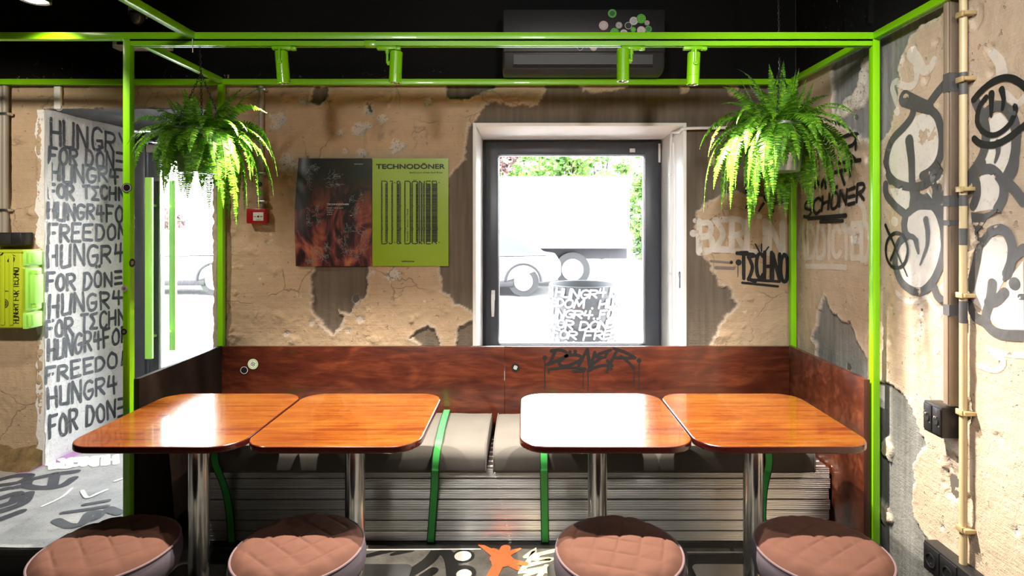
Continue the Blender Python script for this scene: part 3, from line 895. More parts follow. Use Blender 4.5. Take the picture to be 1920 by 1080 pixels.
    def build(s, name, mat, parent, off=.002, label=None):
        ab = np.array([(v[0], v[1]) for v in s.ab])
        # each stroke of paint lies a hair above the one before
        off = off + (np.searchsorted(np.array(s.k), np.arange(len(ab)), side='right') % 40) * 1.5e-5
        if s.pl.wall is not None:
            h = s.pl.wall.ev(ab[:, 0], ab[:, 1])[0]
            pos = s.pl.wall.to3d_np(ab[:, 0], ab[:, 1], h + off)
            pos = [tuple(p) for p in pos]
        else:
            pos = [tuple(s.pl.to3d(a, b, q)) for (a, b), q in zip(ab, off)]
        mb = MB(); mb.add(pos, s.f)
        o = obj(name, mb, mat, parent, smooth=0)
        if label: o['label'] = label
        return o

WID = {'I': .25, '1': .4, ' ': .5, '.': .15, ',': .2, "'": .15, 'M': 1.2, 'W': 1.2, '-': .5, '/': .6, 'J': .7, ':': .15, 'l': .2}
_O = [(.5, 1), (.12, .82), (0, .45), (.15, .1), (.5, 0), (.88, .12), (1, .5), (.88, .85), (.5, 1)]
FONT = {
 'A': [[(0, 0), (.5, 1), (1, 0)], [(.18, .38), (.84, .38)]],
 'B': [[(0, 0), (0, 1)], [(0, 1), (.75, .95), (.85, .75), (.6, .55), (0, .52)], [(0, .52), (.75, .5), (1, .25), (.75, .03), (0, 0)]],
 'C': [[(1, .85), (.65, 1), (.2, .88), (0, .5), (.2, .1), (.65, 0), (1, .15)]],
 'D': [[(0, 0), (0, 1)], [(0, 1), (.6, .95), (1, .5), (.65, .06), (0, 0)]],
 'E': [[(1, 1), (0, 1)], [(0, 1), (0, 0)], [(0, 0), (1, 0)], [(0, .52), (.8, .52)]],
 'F': [[(1, 1), (0, 1)], [(0, 1.02), (0, 0)], [(0, .52), (.75, .52)]],
 'G': [[(.98, .88), (.6, 1), (.15, .85), (0, .45), (.2, .06), (.65, 0), (.98, .2), (1, .45)], [(1, .45), (.5, .45)]],
 'H': [[(0, 0), (0, 1)], [(1, 0), (1, 1)], [(0, .5), (1, .5)]],
 'I': [[(.5, 0), (.5, 1)]],
 'J': [[(1, 1), (1, .25), (.7, 0), (.2, .03), (0, .25)]],
 'K': [[(0, 0), (0, 1)], [(1, 1), (0, .45)], [(.3, .6), (1, 0)]],
 'L': [[(0, 1), (0, 0)], [(0, 0), (1, 0)]],
 'M': [[(0, 0), (.1, 1)], [(.1, 1), (.5, .25)], [(.5, .25), (.9, 1)], [(.9, 1), (1, 0)]],
 'N': [[(0, 0), (0, 1)], [(0, 1), (1, 0)], [(1, 0), (1, 1)]],
 'O': [_O], '0': [_O],
 'Ö': [_O, [(.28, 1.3)], [(.74, 1.3)]],
 'P': [[(0, 0), (0, 1)], [(0, 1), (.75, .97), (1, .75), (.75, .5), (0, .45)]],
 'R': [[(0, 0), (0, 1)], [(0, 1), (.75, .97), (1, .76), (.75, .54), (0, .48)], [(.35, .48), (1, 0)]],
 'S': [[(1, .88), (.6, 1), (.1, .9), (.1, .62), (.85, .42), (.95, .15), (.5, 0), (0, .12)]],
 'T': [[(0, 1), (1, 1)], [(.5, 1), (.5, 0)]],
 'U': [[(0, 1), (0, .25)], [(0, .25), (.0, 0), (.95, .0)], [(.95, 0), (1, 1)]],
 'V': [[(0, 1), (.5, 0)], [(.5, 0), (1, 1)]],
 'X': [[(0, 1), (1, 0)], [(1, 1), (0, 0)]],
 'Y': [[(0, 1), (.5, .5)], [(1, 1), (.5, .5)], [(.5, .5), (.5, 0)]],
 '4': [[(.1, 1), (.0, .5)], [(0, .5), (1, .5)], [(.62, 1), (.62, 0)]],
 '1': [[(0, .8), (.8, 1)], [(.8, 1), (.8, 0)]],
 '2': [[(0, .8), (.5, 1), (.95, .75), (.5, .4), (0, 0)], [(0, 0), (1, 0)]],
 '3': [[(0, .9), (.6, 1), (.9, .75), (.4, .52)], [(.4, .52), (.95, .3), (.6, 0), (0, .1)]],
 '&': [[(1, 0), (.2, .75), (.45, 1), (.7, .8), (.1, .35), (.3, .02), (.7, .1), (1, .45)]],
 '.': [[(.5, 0)]], "'": [[(.5, 1), (.3, .7)]], '-': [[(0, .5), (1, .5)]], '/': [[(0, 0), (1, 1)]], ':': [[(.5, .2)], [(.5, .7)]],
}
FONT['#'] = [[(1, 1), (0, .95)], [(0, .95), (.6, .5), (0, .05)], [(0, .05), (1, 0)]]   # the sigma-like E of the lettering
FONT['='] = [[(0, 1), (.9, 1)], [(0, .5), (.85, .5)], [(0, 0), (.9, 0)]]              # the three-bar E

PB = Plane(back_px, None, WB)
PR = Plane(right_px, None, WR)
class _Rev:
    def ev(s, a, b): return ((fbm(np.asarray(a) * 8, np.asarray(b) * 8, 5, 8) - .5) * .016,)
    def to3d_np(s, a, b, h): return np.stack([XRV + h, a, b], 1)
def rev_px(px, py):
    y = XRV * F / (px - CX)
    return (y, CH - (py - CY) * y / F)
PV = Plane(rev_px, None, _Rev())
YBB = 3.215
PBB = Plane(lambda px, py: ((px - CX) * YBB / F, CH - (py - CY) * YBB / F), lambda a, b, o: (a, YBB - o, b))
def fl_px(px, py):
    y = CH * F / (py - CY)
    return ((px - CX) * y / F, y)
PF = Plane(fl_px, lambda a, b, o: (a, b, o))
def pf_px(px, py):
    y = (CH - PZ) * F / (py - CY)
    return ((px - CX) * y / F, y)
class _Plt:
    def ev(s, a, b): return ((fbm(np.asarray(a) * 6, np.asarray(b) * 6, 4, 5) - .5) * .006,)
    def to3d_np(s, a, b, h): return np.stack([a, b, PZ + h], 1)
PP = Plane(pf_px, None, _Plt())

# lettering on the whitewashed door reveal
g = Paint(PV)
for txt, c0, c1 in [('HUNGRY', (94, 224, 268), (240, 254, 290)), ('FOR DÖN=R', (92, 274, 305), (250, 292, 322)), ('HUNGR4', (97, 306, 337), (222, 317, 343)), ('FOR T#CHNO', (92, 346, 372), (252, 352, 376)),
    ('HUNGR4FOR', (90, 380, 409), (248, 387, 416)), ('FREEDOM', (91, 420, 452), (240, 420, 449)), ('HUNGR4', (90, 464, 501), (232, 457, 490)), ('FOR DÖN=R', (87, 514, 546), (248, 508, 532)),
    ('HUNGR4', (92, 553, 593), (228, 546, 572)), ('FOR T#CHNO', (87, 604, 634), (252, 577, 606)), ('HUNGR4FOR', (90, 638, 677), (240, 612, 640)), ('FREEDOM', (86, 691, 719), (246, 655, 680)),
    ('HUNGR4', (90, 728, 768), (218, 704, 735)), ('FOR DON=R', (92, 782, 822), (252, 742, 772))]:
    g.text(txt, c0, c1, .0205, jit=.05, gap=.46)
rev = bpy.data.objects['wall_door_reveal_left']
g.build('graffiti_lettering', M['marker'], rev, .002, 'rows of grey hand lettering')

# right wall bubble letters
def r1(pts): return [(1640 + x / 3.175, y / 3.175) for x, y in pts]
def r2(pts): return [(1640 + x / 3.175, 300 + y / 3.175) for x, y in pts]
def r3(pts): return [(1640 + x / 2.25, 600 + y / 2.25) for x, y in pts]
g = Paint(PR)
g.fill(r1([(225, 700), (340, 655), (385, 740), (385, 860), (365, 950), (290, 1050), (215, 1090), (120, 1060), (80, 1000), (80, 920), (115, 840), (180, 770)]))
g.fill(r2([(90, 170), (210, 165), (215, 300), (185, 320), (130, 260)]))
g.fill(r2([(200, 330), (260, 280), (325, 285), (375, 330), (405, 430), (405, 540), (380, 650), (330, 730), (270, 770), (215, 755), (160, 705), (130, 620), (140, 520), (180, 460)]))
g.fill(r2([(310, 190), (350, 120), (365, 130), (360, 250)]))
g.fill(r1([(660, 790), (700, 690), (750, 670), (810, 740), (825, 850), (805, 960), (775, 1040), (690, 1000), (640, 1010), (660, 900)]))
g.fill(r2([(640, 80), (700, 75), (745, 130), (745, 230), (720, 290), (600, 310), (605, 200)]))
g.fill(r2([(655, 500), (700, 460), (770, 460), (800, 520), (800, 600), (770, 720), (710, 830), (650, 900), (590, 850), (600, 700)]))
g.fill(r2([(790, 720), (889, 600), (889, 1010), (760, 1010), (690, 950), (690, 880), (780, 800)]))
g.fill(r2([(395, 240), (440, 195), (440, 275)])); g.fill(r2([(380, 760), (435, 700), (440, 800)]))
wr_fill = g.build('graffiti_fill', M['spray_fill'], wall_right, .0015, 'white fill inside the bubble letters')
g = Paint(PR); W_ = .036
for pts in [r1([(445, 465), (385, 540), (320, 628)]), r1([(330, 645), (375, 690), (398, 760), (405, 840), (388, 940), (345, 1010), (288, 1048)]), r1([(235, 620), (225, 690), (180, 755), (110, 830), (78, 920), (75, 1000), (100, 1075)]),
    r2([(70, 10), (90, 90), (140, 140), (210, 160), (290, 150), (345, 105), (375, 50)]), r2([(70, 145), (75, 205), (130, 275), (190, 325)]), r2([(330, 255), (380, 310), (413, 420), (417, 530), (390, 640), (340, 735), (280, 785), (220, 773), (160, 720), (130, 640), (125, 560), (150, 490), (200, 450)]),
    r2([(188, 330), (180, 390), (188, 440)]), r2([(200, 315), (260, 272), (335, 270)]), r2([(350, 745), (380, 815), (442, 858)]), r2([(385, 165), (370, 230), (385, 290), (440, 300)]), r2([(440, 185), (395, 230)]),
    r1([(652, 770), (660, 690), (705, 640), (755, 632), (800, 660), (840, 740), (848, 850), (830, 960), (790, 1050)]), r1([(605, 600), (650, 700), (668, 800), (655, 900), (620, 975), (580, 1030), (560, 1075)]),
    r2([(645, 20), (595, 75), (612, 140), (612, 210), (592, 270)]), r2([(630, 65), (690, 52), (740, 90), (772, 150), (768, 230), (735, 290)]), r2([(785, 120), (825, 70), (838, 0)]), r2([(785, 125), (840, 180), (892, 250)]),
    r2([(622, 490), (610, 600), (590, 690), (575, 760)]), r2([(640, 490), (690, 432), (745, 410), (800, 440), (825, 520), (820, 600), (792, 680)]), r2([(892, 530), (825, 585)]),
    r2([(705, 735), (690, 840), (665, 930), (680, 990), (750, 1035), (895, 1048)]), r2([(778, 790), (725, 840), (680, 850)]), r2([(570, 860), (600, 930), (650, 960), (690, 1000)])]:
    g.px(pts, W_)
g.px(r1([(180, 585), (240, 610), (330, 645)]), (.07, .05))
g.px(r1([(210, 835), (222, 950), (228, 1085)]), (.05, .035)); g.px(r2([(222, 0), (226, 150)]), .04)
g.fill(r2([(205, 140), (300, 150), (350, 110), (380, 150), (365, 260), (400, 320), (330, 265), (260, 275), (205, 310), (215, 220)]))
g.px(r2([(310, 355), (320, 420), (318, 500), (300, 560), (275, 625)]), (.03, .008)); g.px(r2([(250, 480), (265, 555)]), (.03, .012)); g.px(r2([(200, 450), (235, 460), (250, 480)]), .025)
g.px(r1([(740, 850), (742, 910), (722, 965)]), (.025, .01)); g.px(r2([(820, 600), (790, 680), (775, 712)]), (.03, .012))
g.fill(r2([(580, 310), (640, 320), (735, 285), (730, 310), (660, 350), (640, 400), (600, 430), (575, 380)]))
g.dot(r2([(838, 737)])[0], .022)
g.px(r2([(870, 815), (892, 815)]), .02)
g.px(r2([(445, 425), (452, 480), (440, 520)]), .03)
g.build('graffiti_outline', M['spray_grey'], wall_right, .003, 'dark grey outlines of bubble letters')
g = Paint(PR)
g.px(r1([(600, 592), (650, 535), (720, 482), (800, 462), (870, 490), (940, 560), (970, 640), (930, 720), (870, 770), (800, 825), (720, 862), (640, 855), (600, 825)]), .024)
g.px(r1([(672, 578), (632, 640), (620, 720), (650, 780), (710, 805), (770, 780), (818, 730), (840, 670), (836, 632)]), .019)
g.px(r1([(703, 556), (701, 690)]), (.024, .012)); g.px(r1([(763, 532), (776, 590), (768, 650)]), (.024, .012))
g.px([(1640 + (138 + 66 * math.cos(t)) / 3.175, 300 + (538 + 105 * math.sin(t)) / 3.175) for t in [k * math.pi / 12 for k in range(24)]], .014, closed=True)
g.px(r2([(72, 388), (200, 692)]), (.018, .006)); g.px(r2([(100, 595), (150, 470)]), .012)
# black writing behind the right hanging fern
for pts in [[(1572, 262), (1600, 251), (1607, 258), (1600, 272), (1577, 279)], [(1582, 276), (1605, 298)], [(1607, 268), (1605, 279)], [(1573, 306), (1615, 300)], [(1597, 305), (1595, 330)], [(1560, 325), (1590, 318)], [(1560, 300), (1562, 340)], [(1578, 322), (1585, 345)],
    [(1530, 352), (1533, 338), (1540, 352), (1546, 336), (1550, 352)]]: g.px(pts, .02)
g.text('SCHÖN=R', (1510, 380, 410), (1622, 345, 372), .018, jit=.06, slant=.15)
g.px([(1517, 410), (1588, 404)], .022); g.px([(1540, 416), (1582, 414)], .02)
g.build('graffiti_smiley', M['spray_black'], wall_right, .005, 'black smiley, crossed ring and black lettering')
g = Paint(PR)
g.px(r1([(140, 670), (110, 585), (92, 520), (115, 485), (190, 515), (240, 500), (256, 440), (250, 400)]), .03); g.px(r1([(225, 320), (262, 365), (300, 420), (340, 400), (358, 358)]), (.06, .03)); g.px(r1([(700, 310), (750, 370), (765, 440)]), (.03, .045)); g.px(r1([(785, 560), (850, 620), (895, 580)]), .025)
g.px(r2([(135, 790), (180, 830), (230, 845), (310, 815), (350, 870), (392, 918)]), .022); g.px(r2([(120, 365), (128, 370)]), .04)
g.px(r3([(490, 125), (520, 155), (547, 168), (535, 200), (500, 210), (450, 195)]), .02); g.px(r3([(490, 125), (560, 145), (640, 148)]), .02)
g.text('ADDICTED', (1497, 425, 478), (1632, 425, 490), .03, jit=.05)
g.px([(1513, 499), (1587, 501)], .028)
g.px([(1600 + 22 * math.cos(t), 405 + 30 * math.sin(t)) for t in [k * math.pi / 10 for k in range(20)]], .03, closed=True)
g.build('graffiti_white', M['spray_white'], wall_right, .0025, 'faded white lettering and strokes')

# back wall writing
def b7(pts): return [(1290 + x / 3.857, 380 + y / 3.857) for x, y in pts]
def b6(pts): return [(1280 + x / 5.4, 220 + y / 5.4) for x, y in pts]
g = Paint(PB)
g.text('T#CHNO', (1388, 476, 524), (1476, 474, 526), .021, jit=.04, gap=.18)
g.px(b7([(355, 365), (470, 375)]), .022)
g.px(b7([(390, 578), (648, 605)]), .014); g.px(b7([(475, 558), (660, 570)]), .016)
g.dot(b7([(313, 432)])[0], .010); g.dot(b7([(365, 432)])[0], .018); g.px(b7([(360, 440), (360, 530)]), .004)
for q in ([(485, 300), (515, 355)], [(530, 300), (530, 350)], [(580, 320), (558, 350)]): g.px(b7(q), .009)
g.px(b6([(735, 722), (637, 920)]), (.017, .009)); g.px(b6([(645, 740), (727, 925)]), (.009, .016)); g.px(b6([(935, 672), (768, 950)]), (.03, .01)); g.px(b6([(850, 795), (912, 952)]), (.01, .016))
g.build('graffiti_techno', M['spray_black'], wall_back, .003, 'black lettering and crosses')
g = Paint(PB)
g.text('B#RLIN', (1310, 412, 470), (1468, 418, 472), .034, jit=.06, gap=.22)
g.dot(b7([(42, 222)])[0], .022); g.dot(b7([(515, 97)])[0], .017); g.px(b7([(55, 130), (110, 150)]), .03); g.px(b7([(90, 340), (380, 350)]), .028)
g.build('graffiti_berlin', M['spray_white'], wall_back, .002, 'faded white lettering')
g = Paint(PB)
g.px(b7([(165, 422), (300, 435)]), .014); g.px(b7([(200, 470), (330, 475)]), .02)
g.build('graffiti_dash', paint('pale_grey_spray', (0.2, 0.18, 0.17), 0.7), wall_back, .002)

# floor and platform paint
fl = bpy.data.objects['floor']
g = Paint(PF)
for pts, w in [([(690, 1042), (740, 1030), (800, 1018)], (.03, .05)), ([(735, 1040), (770, 1030)], (.02, .05)), ([(760, 1080), (800, 1055), (822, 1030)], .06), ([(800, 1020), (840, 1040), (850, 1080)], .06), ([(790, 1085), (812, 1070)], .05), ([(380, 1020), (600, 1020)], .06), ([(700, 1024), (1460, 1022)], .05),  # the last two are long dark strips along the bench foot
    ([(1310, 1060), (1330, 1068), (1320, 1076), (1345, 1072)], .018), ([(1365, 1075), (1395, 1055), (1375, 1050), (1390, 1078)], .018), ([(1350, 1046), (1352, 1052)], .012), ([(1360, 1044), (1362, 1050)], .012), ([(1372, 1030), (1376, 1040)], .02)]: g.px(pts, w)
g.fill([(1290, 1040), (1420, 1038), (1440, 1085), (1290, 1090)]); g.fill([(400, 1030), (600, 1030), (560, 1060), (390, 1060)])
for c, r in (((868, 1043), .055), ((868, 1075), .06)): g.dot(c, r)
g.build('floor_graffiti', plain('black_floor_marks', (0.012, 0.012, 0.012), 0.3), fl, .0010, 'black painted strokes and long dark strips')
g = Paint(PF)
g.dot((868, 1043), .040); g.dot((870, 1077), .035)
g.px([(600, 1032), (900, 1030)], .01); g.px([(1290, 1036), (1400, 1036)], .012)
g.build('floor_graffiti', paint('white_floor_paint', (0.6, 0.6, 0.58), 1, 0.5, .2), fl, .0016, 'white painted dots')
g = Paint(PF)
for pts, w in [([(1040, 1033), (1010, 1040), (1000, 1050), (1040, 1048), (985, 1062), (975, 1074), (1030, 1064), (1045, 1080)], .028), ([(985, 1045), (1005, 1030), (985, 1062)], .024), ([(1025, 1062), (1005, 1090)], .026), ([(985, 1080), (1010, 1072), (1040, 1074)], .02)]: g.px(pts, w, smooth=False)
g.build('floor_graffiti', M['spray_cream'], fl, .0020, 'cream zigzag lettering')
g = Paint(PF)
for pts, w in [([(948, 1028), (938, 1052), (918, 1090)], .05), ([(900, 1022), (945, 1050)], (.02, .06)), ([(975, 1030), (930, 1048)], (.015, .06)), ([(985, 1058), (935, 1050)], (.03, .05)), ([(925, 1032), (945, 1046)], (.03, .05)), ([(945, 1050), (970, 1066)], (.05, .03))]: g.px(pts, w)
g.fill([(920, 1044), (955, 1040), (972, 1058), (945, 1064), (922, 1060)])
g.build('floor_graffiti', M['spray_orange'], fl, .0024, 'orange painted star')

g = Paint(PP)
def q8(pts): return [(x / 4.155, 820 + y / 4.155) for x, y in pts]
for pts, w in [(q8([(0, 330), (120, 300), (230, 300), (150, 350), (0, 375)]), .05), (q8([(200, 380), (240, 330), (420, 290), (590, 268)]), .05), (q8([(200, 380), (300, 395), (480, 378), (570, 320)]), .05), (q8([(430, 285), (410, 375)]), .05),
    (q8([(30, 405), (60, 400)]), .05), (q8([(125, 390), (150, 386)]), .05), (q8([(0, 480), (130, 440), (110, 500), (0, 540)]), .055), (q8([(220, 440), (170, 520), (0, 580)]), .055), (q8([(160, 580), (0, 640)]), .05), (q8([(660, 525), (840, 495)]), .03), (q8([(490, 590), (830, 540)]), .03),
    (q8([(440, 650), (540, 690), (640, 670), (700, 590), (780, 600), (720, 640)]), .045), (q8([(850, 560), (920, 590)]), .05)]: g.px(pts, w)
g.build('platform_graffiti', M['marker'], platform, .002, 'dark grey painted strokes')
g = Paint(PP)
g.px(q8([(120, 300), (330, 215), (600, 125)]), (.05, .08))
g.build('platform_graffiti', M['spray_purple'], platform, .0015, 'purple painted stripe')
g = Paint(PP)
g.text('HUNGR4', (905 / 4.155, 820 + 205 / 4.155, 820 + 145 / 4.155), (380 / 4.155, 820 + 245 / 4.155, 820 + 180 / 4.155), .035, jit=.05)
g.px(q8([(640, 420), (680, 470), (760, 440), (830, 410)]), .02); g.px(q8([(330, 540), (480, 470), (560, 400)]), .014); g.px(q8([(900, 340), (960, 320)]), .02)
g.build('platform_graffiti', paint('white_platform_paint', (0.85, 0.85, 0.85), 1, .6, .2), platform, .0025, 'white painted lettering')

# ------------------------------------------------------------------ printed text from the built-in typeface
def text_obj(txt, name, mat, parent, mtx, size, bold=0.0, sx=1.0, align='LEFT', spacing=1.0, thick=0.0002):
    cu = bpy.data.curves.new('tmp', 'FONT')
    cu.body = txt; cu.size = size; cu.offset = bold; cu.align_x = align; cu.extrude = thick; cu.space_character = spacing
    to = bpy.data.objects.new('tmp', cu); COL.objects.link(to)
    dg = bpy.context.evaluated_depsgraph_get(); dg.update()
    me = bpy.data.meshes.new_from_object(to.evaluated_get(dg))
    bpy.data.objects.remove(to)
    me.transform(Matrix.Diagonal((sx, 1, 1, 1))); me.transform(mtx)
    org = ORG[parent]; me.transform(Matrix.Translation(-org))
    me.materials.clear(); me.materials.append(mat)
    return link_mesh(name, me, parent, org)
FACE = Matrix.Rotation(math.pi / 2, 4, 'X')    # text in the wall plane facing the room
def at(x, y, z, rot=0.0, mirror=False):
    m = Matrix.Translation((x, y, z)) @ FACE @ Matrix.Rotation(rot, 4, 'Z')
    if mirror: m = m @ Matrix.Diagonal((-1, 1, 1, 1))
    return m

# ------------------------------------------------------------------ green steel frame
PX0, PX1 = -1.778, 1.540          # outer left of the left posts / inner left of the right posts
YFR, YBK = 2.50, 3.268
T = .031
ZB = 2.375
fr = thing('steel_frame', 'acid green square tube frame standing around the booth and along the ceiling', 'frame', (0, 2.9, 0))
for x, y in ((PX0, YFR), (PX1, YFR), (PX0, YBK), (PX1, YBK)):
    z0 = PZ if x < 0 and y > 2.45 and False else 0.0
    obj('post', MB().box(x, x + T, y, y + T, z0, ZB, .002), M['green'], fr, smooth=30)
obj('front_beam', MB().box(-4.9, PX1 + T, YFR, YFR + T, ZB, ZB + T, .002), M['green'], fr, smooth=30)
obj('rear_rail', MB().box(-4.9, PX1 + T, YBK, YBK + T, ZB - .008, ZB + .024, .002), M['green'], fr, smooth=30)
obj('side_beam', MB().box(PX0, PX0 + T, YFR + T, YBK, ZB, ZB + T, .002), M['green'], fr, smooth=30)
obj('side_beam', MB().box(PX1, PX1 + T, YFR + T, YBK, ZB, ZB + T, .002), M['green'], fr, smooth=30)
obj('side_beam', MB().box(PX1, PX1 + T, -2.9, YFR, ZB, ZB + T, .002), M['green'], fr, smooth=30)
obj('cross_beam', MB().box(-1.49, -1.49 + T, -2.9, YFR, ZB, ZB + T, .002), M['green'], fr, smooth=30)

tr = MB()
tx0, tx1 = PX0 + T + .001, PX1 - .001
tr.box(tx0, tx1, YFR, YFR + .006, ZB - .028, ZB - .0005).box(tx0, tx1, YFR + T - .006, YFR + T, ZB - .028, ZB - .0005).box(tx0, tx1, YFR, YFR + T, ZB - .008, ZB - .0005)
tr.box(tx0, tx1, YFR + .006, YFR + .010, ZB - .028, ZB - .024).box(tx0, tx1, YFR + T - .010, YFR + T - .006, ZB - .028, ZB - .024)
track = obj('lighting_track', tr, M['green'], smooth=0)
tag(track, 'long green lighting track fixed under the front beam', 'light track')
obj('track_joint', MB().box(X(683, 2.5), X(683, 2.5) + .05, YFR - .0015, YFR + T + .0015, ZB - .030, ZB - .006, .001), M['green'], track)

def spotlight(px, pyt, pyb, side, tilt, label, watts, aim):
    xc = X(px, YFR + .015); yc = YFR + .015
    th = thing('track_spotlight', label, 'spotlight', (xc, yc, ZB - .028), 'green spotlights on the track')
    zt, zb = Z(pyt, yc), Z(pyb, yc)
    L = zt - zb; r = .0275
    zm = (zt + zb) / 2
    if side == 0: ax, ay = xc, yc - r - .008
    else: ax, ay = xc + side * (r + .010), yc
    ad = MB().box(ax - .045, ax + .04, yc - .012, yc + .012, ZB - .044, ZB - .0285, .003).box(ax + .035, ax + .06, yc - .010, yc + .010, ZB - .046, ZB - .030, .003)
    ad.cyl((ax, yc, ZB - .043), (ax, yc, ZB - .060), .011, .008, 16)
    obj('track_adapter', ad, M['green'], th)
    zj = zt - L * .36
    arm = MB()
    pth = [(ax, yc, ZB - .058), (ax, yc, zt + .006), (ax, ay, zt + .002), (ax, ay, zj)] if side == 0 else [(ax, yc, ZB - .058), (ax, yc, zj)]
    arm.tube(pth, .006, 10)
    arm.cyl((ax, ay, zj), (xc if side else ax, yc - (r - .004 if side == 0 else 0), zj), .010, n=16)
    obj('arm', arm, M['green'], th)
    R = Matrix.Translation((xc, yc, zm)) @ Matrix.Rotation(tilt[0], 4, 'X') @ Matrix.Rotation(tilt[1], 4, 'Y')
    def tf(mb):
        mb.v = [tuple(R @ Vector(v)) for v in mb.v]; return mb
    h = L / 2
    body = MB().lathe([(.0001, h), (r - .003, h), (r, h - .003), (r, -h * .42), (r - .0012, -h * .425), (r - .0012, -h * .44), (r, -h * .445), (r, -h + .002), (r - .002, -h), (r - .004, -h), (r - .005, -h + .018), (.0001, -h + .02)], n=40)
    bo = obj('body', tf(body), M['green'], th)
    obj('bezel', tf(MB().lathe([(r - .0042, -h + .001), (r - .008, -h + .003), (r - .010, -h + .015), (r - .0045, -h + .016)], n=40)), M['chrome'], bo)
    obj('bulb', tf(MB().lathe([(.0001, -h + .012), (.010, -h + .013), (.0165, -h + .016), (.0001, -h + .019)], n=30)), M['bulb'], bo)
    tip = R @ Vector((0, 0, -h - .012))
    lamp('lamp', 'SPOT', tip, aim, watts, WARM, .012, 104, .7, th, ORG[th])
    return th
SW = 370
spotlight(530, 97, 157, 0, (.05, -.06), 'green spotlight with its arm in front, nearest to the left hanging fern', SW, (-1.1, 2.05, 0))
spotlight(742, 97, 156, -1, (.03, .05), 'green spotlight above the green poster, arm on its left side', SW, (-.6, 2.1, 0))
spotlight(1168, 92, 153, 1, (.0, .0), 'green spotlight hanging in front of the air conditioner', SW, (.42, 2.1, 0))
spotlight(1300, 99, 159, 0, (.04, .03), 'green spotlight nearest to the right hanging fern', SW, (.88, 2.1, 0))

# ------------------------------------------------------------------ booth: wooden back and side boards
booth = thing('bench_surround', 'red-brown plywood back and side boards of the corner booth under the window', 'bench back', (0, 3.0, 0))
ZT = .862
xs_seam = X(946, YBB)
for a, b in ((-1.745, xs_seam - .0008), (xs_seam + .0008, 1.505)):
    obj('back_board', MB().box(a, b, YBB, YBB + .025, .30, ZT, .0015), M['ply'], booth, smooth=30)
o = obj('side_board', MB().box(-1.745, -1.722, 2.525, YBB - .001, .001, ZT + .004, .0015), M['ply_shaded'], booth, smooth=30)
o = obj('side_board', MB().box(1.508, 1.530, 2.515, YBB + .02, .001, ZT + .004, .0015), M['ply_side'], booth, smooth=30)
obj('edge_strip', MB().box(1.5055, 1.5325, 2.510, 2.515, .001, ZT + .004, .001), M['ply_edge'], o, smooth=30)
g = Paint(PBB)
def d7(pts): return [(960 + x / 6.857, 640 + y / 6.857) for x, y in pts]
for pts, w in [([(510, 120), (560, 110), (530, 180), (490, 270), (450, 298)], .022), ([(505, 125), (600, 108), (680, 130), (705, 165), (640, 220), (540, 265), (455, 298)], .022), ([(705, 185), (620, 250), (610, 295), (660, 318), (760, 300), (870, 245), (890, 200), (830, 175), (740, 178), (690, 190)], .022),
    ([(860, 305), (910, 210), (968, 105)], .022), ([(968, 105), (985, 220), (1000, 320)], .024), ([(1065, 140), (1030, 250), (985, 370)], .022), ([(1270, 110), (1150, 150), (1060, 190)], .020), ([(1060, 190), (1160, 205)], .020), ([(1160, 205), (1060, 270), (1030, 310)], .020), ([(1240, 115), (1195, 205)], .018),
    ([(975, 380), (1060, 340), (1160, 310), (1290, 310)], .020), ([(1355, 110), (1290, 230), (1220, 385)], .021), ([(1310, 92), (1450, 140), (1580, 210)], .022), ([(1580, 210), (1480, 215), (1340, 210)], .020), ([(1400, 190), (1500, 270), (1570, 350)], .018), ([(1225, 250), (1285, 310)], .02),
    ([(470, 360), (600, 345), (740, 335), (945, 352)], .017), ([(470, 360), (470, 405)], .012), ([(785, 382), (925, 382)], .018), ([(915, 385), (914, 600)], .006), ([(977, 375), (977, 632)], .007), ([(1568, 350), (1568, 570)], .007), ([(422, 205), (420, 620)], .008), ([(1633, 240), (1633, 630)], .008)]:
    g.px(d7(pts), w * .82)
for c, r in (((745, 135), .010), ((812, 130), .011), ((422, 208), .013), ((1633, 246), .013), ((1278, 350), .008)): g.dot(d7([c])[0], r)
bo = [c for c in booth.children if c.name.startswith('back_board')][1]
g.build('graffiti_lettering', M['wood_mark'], bo, .0008, 'black hand lettering with drips')

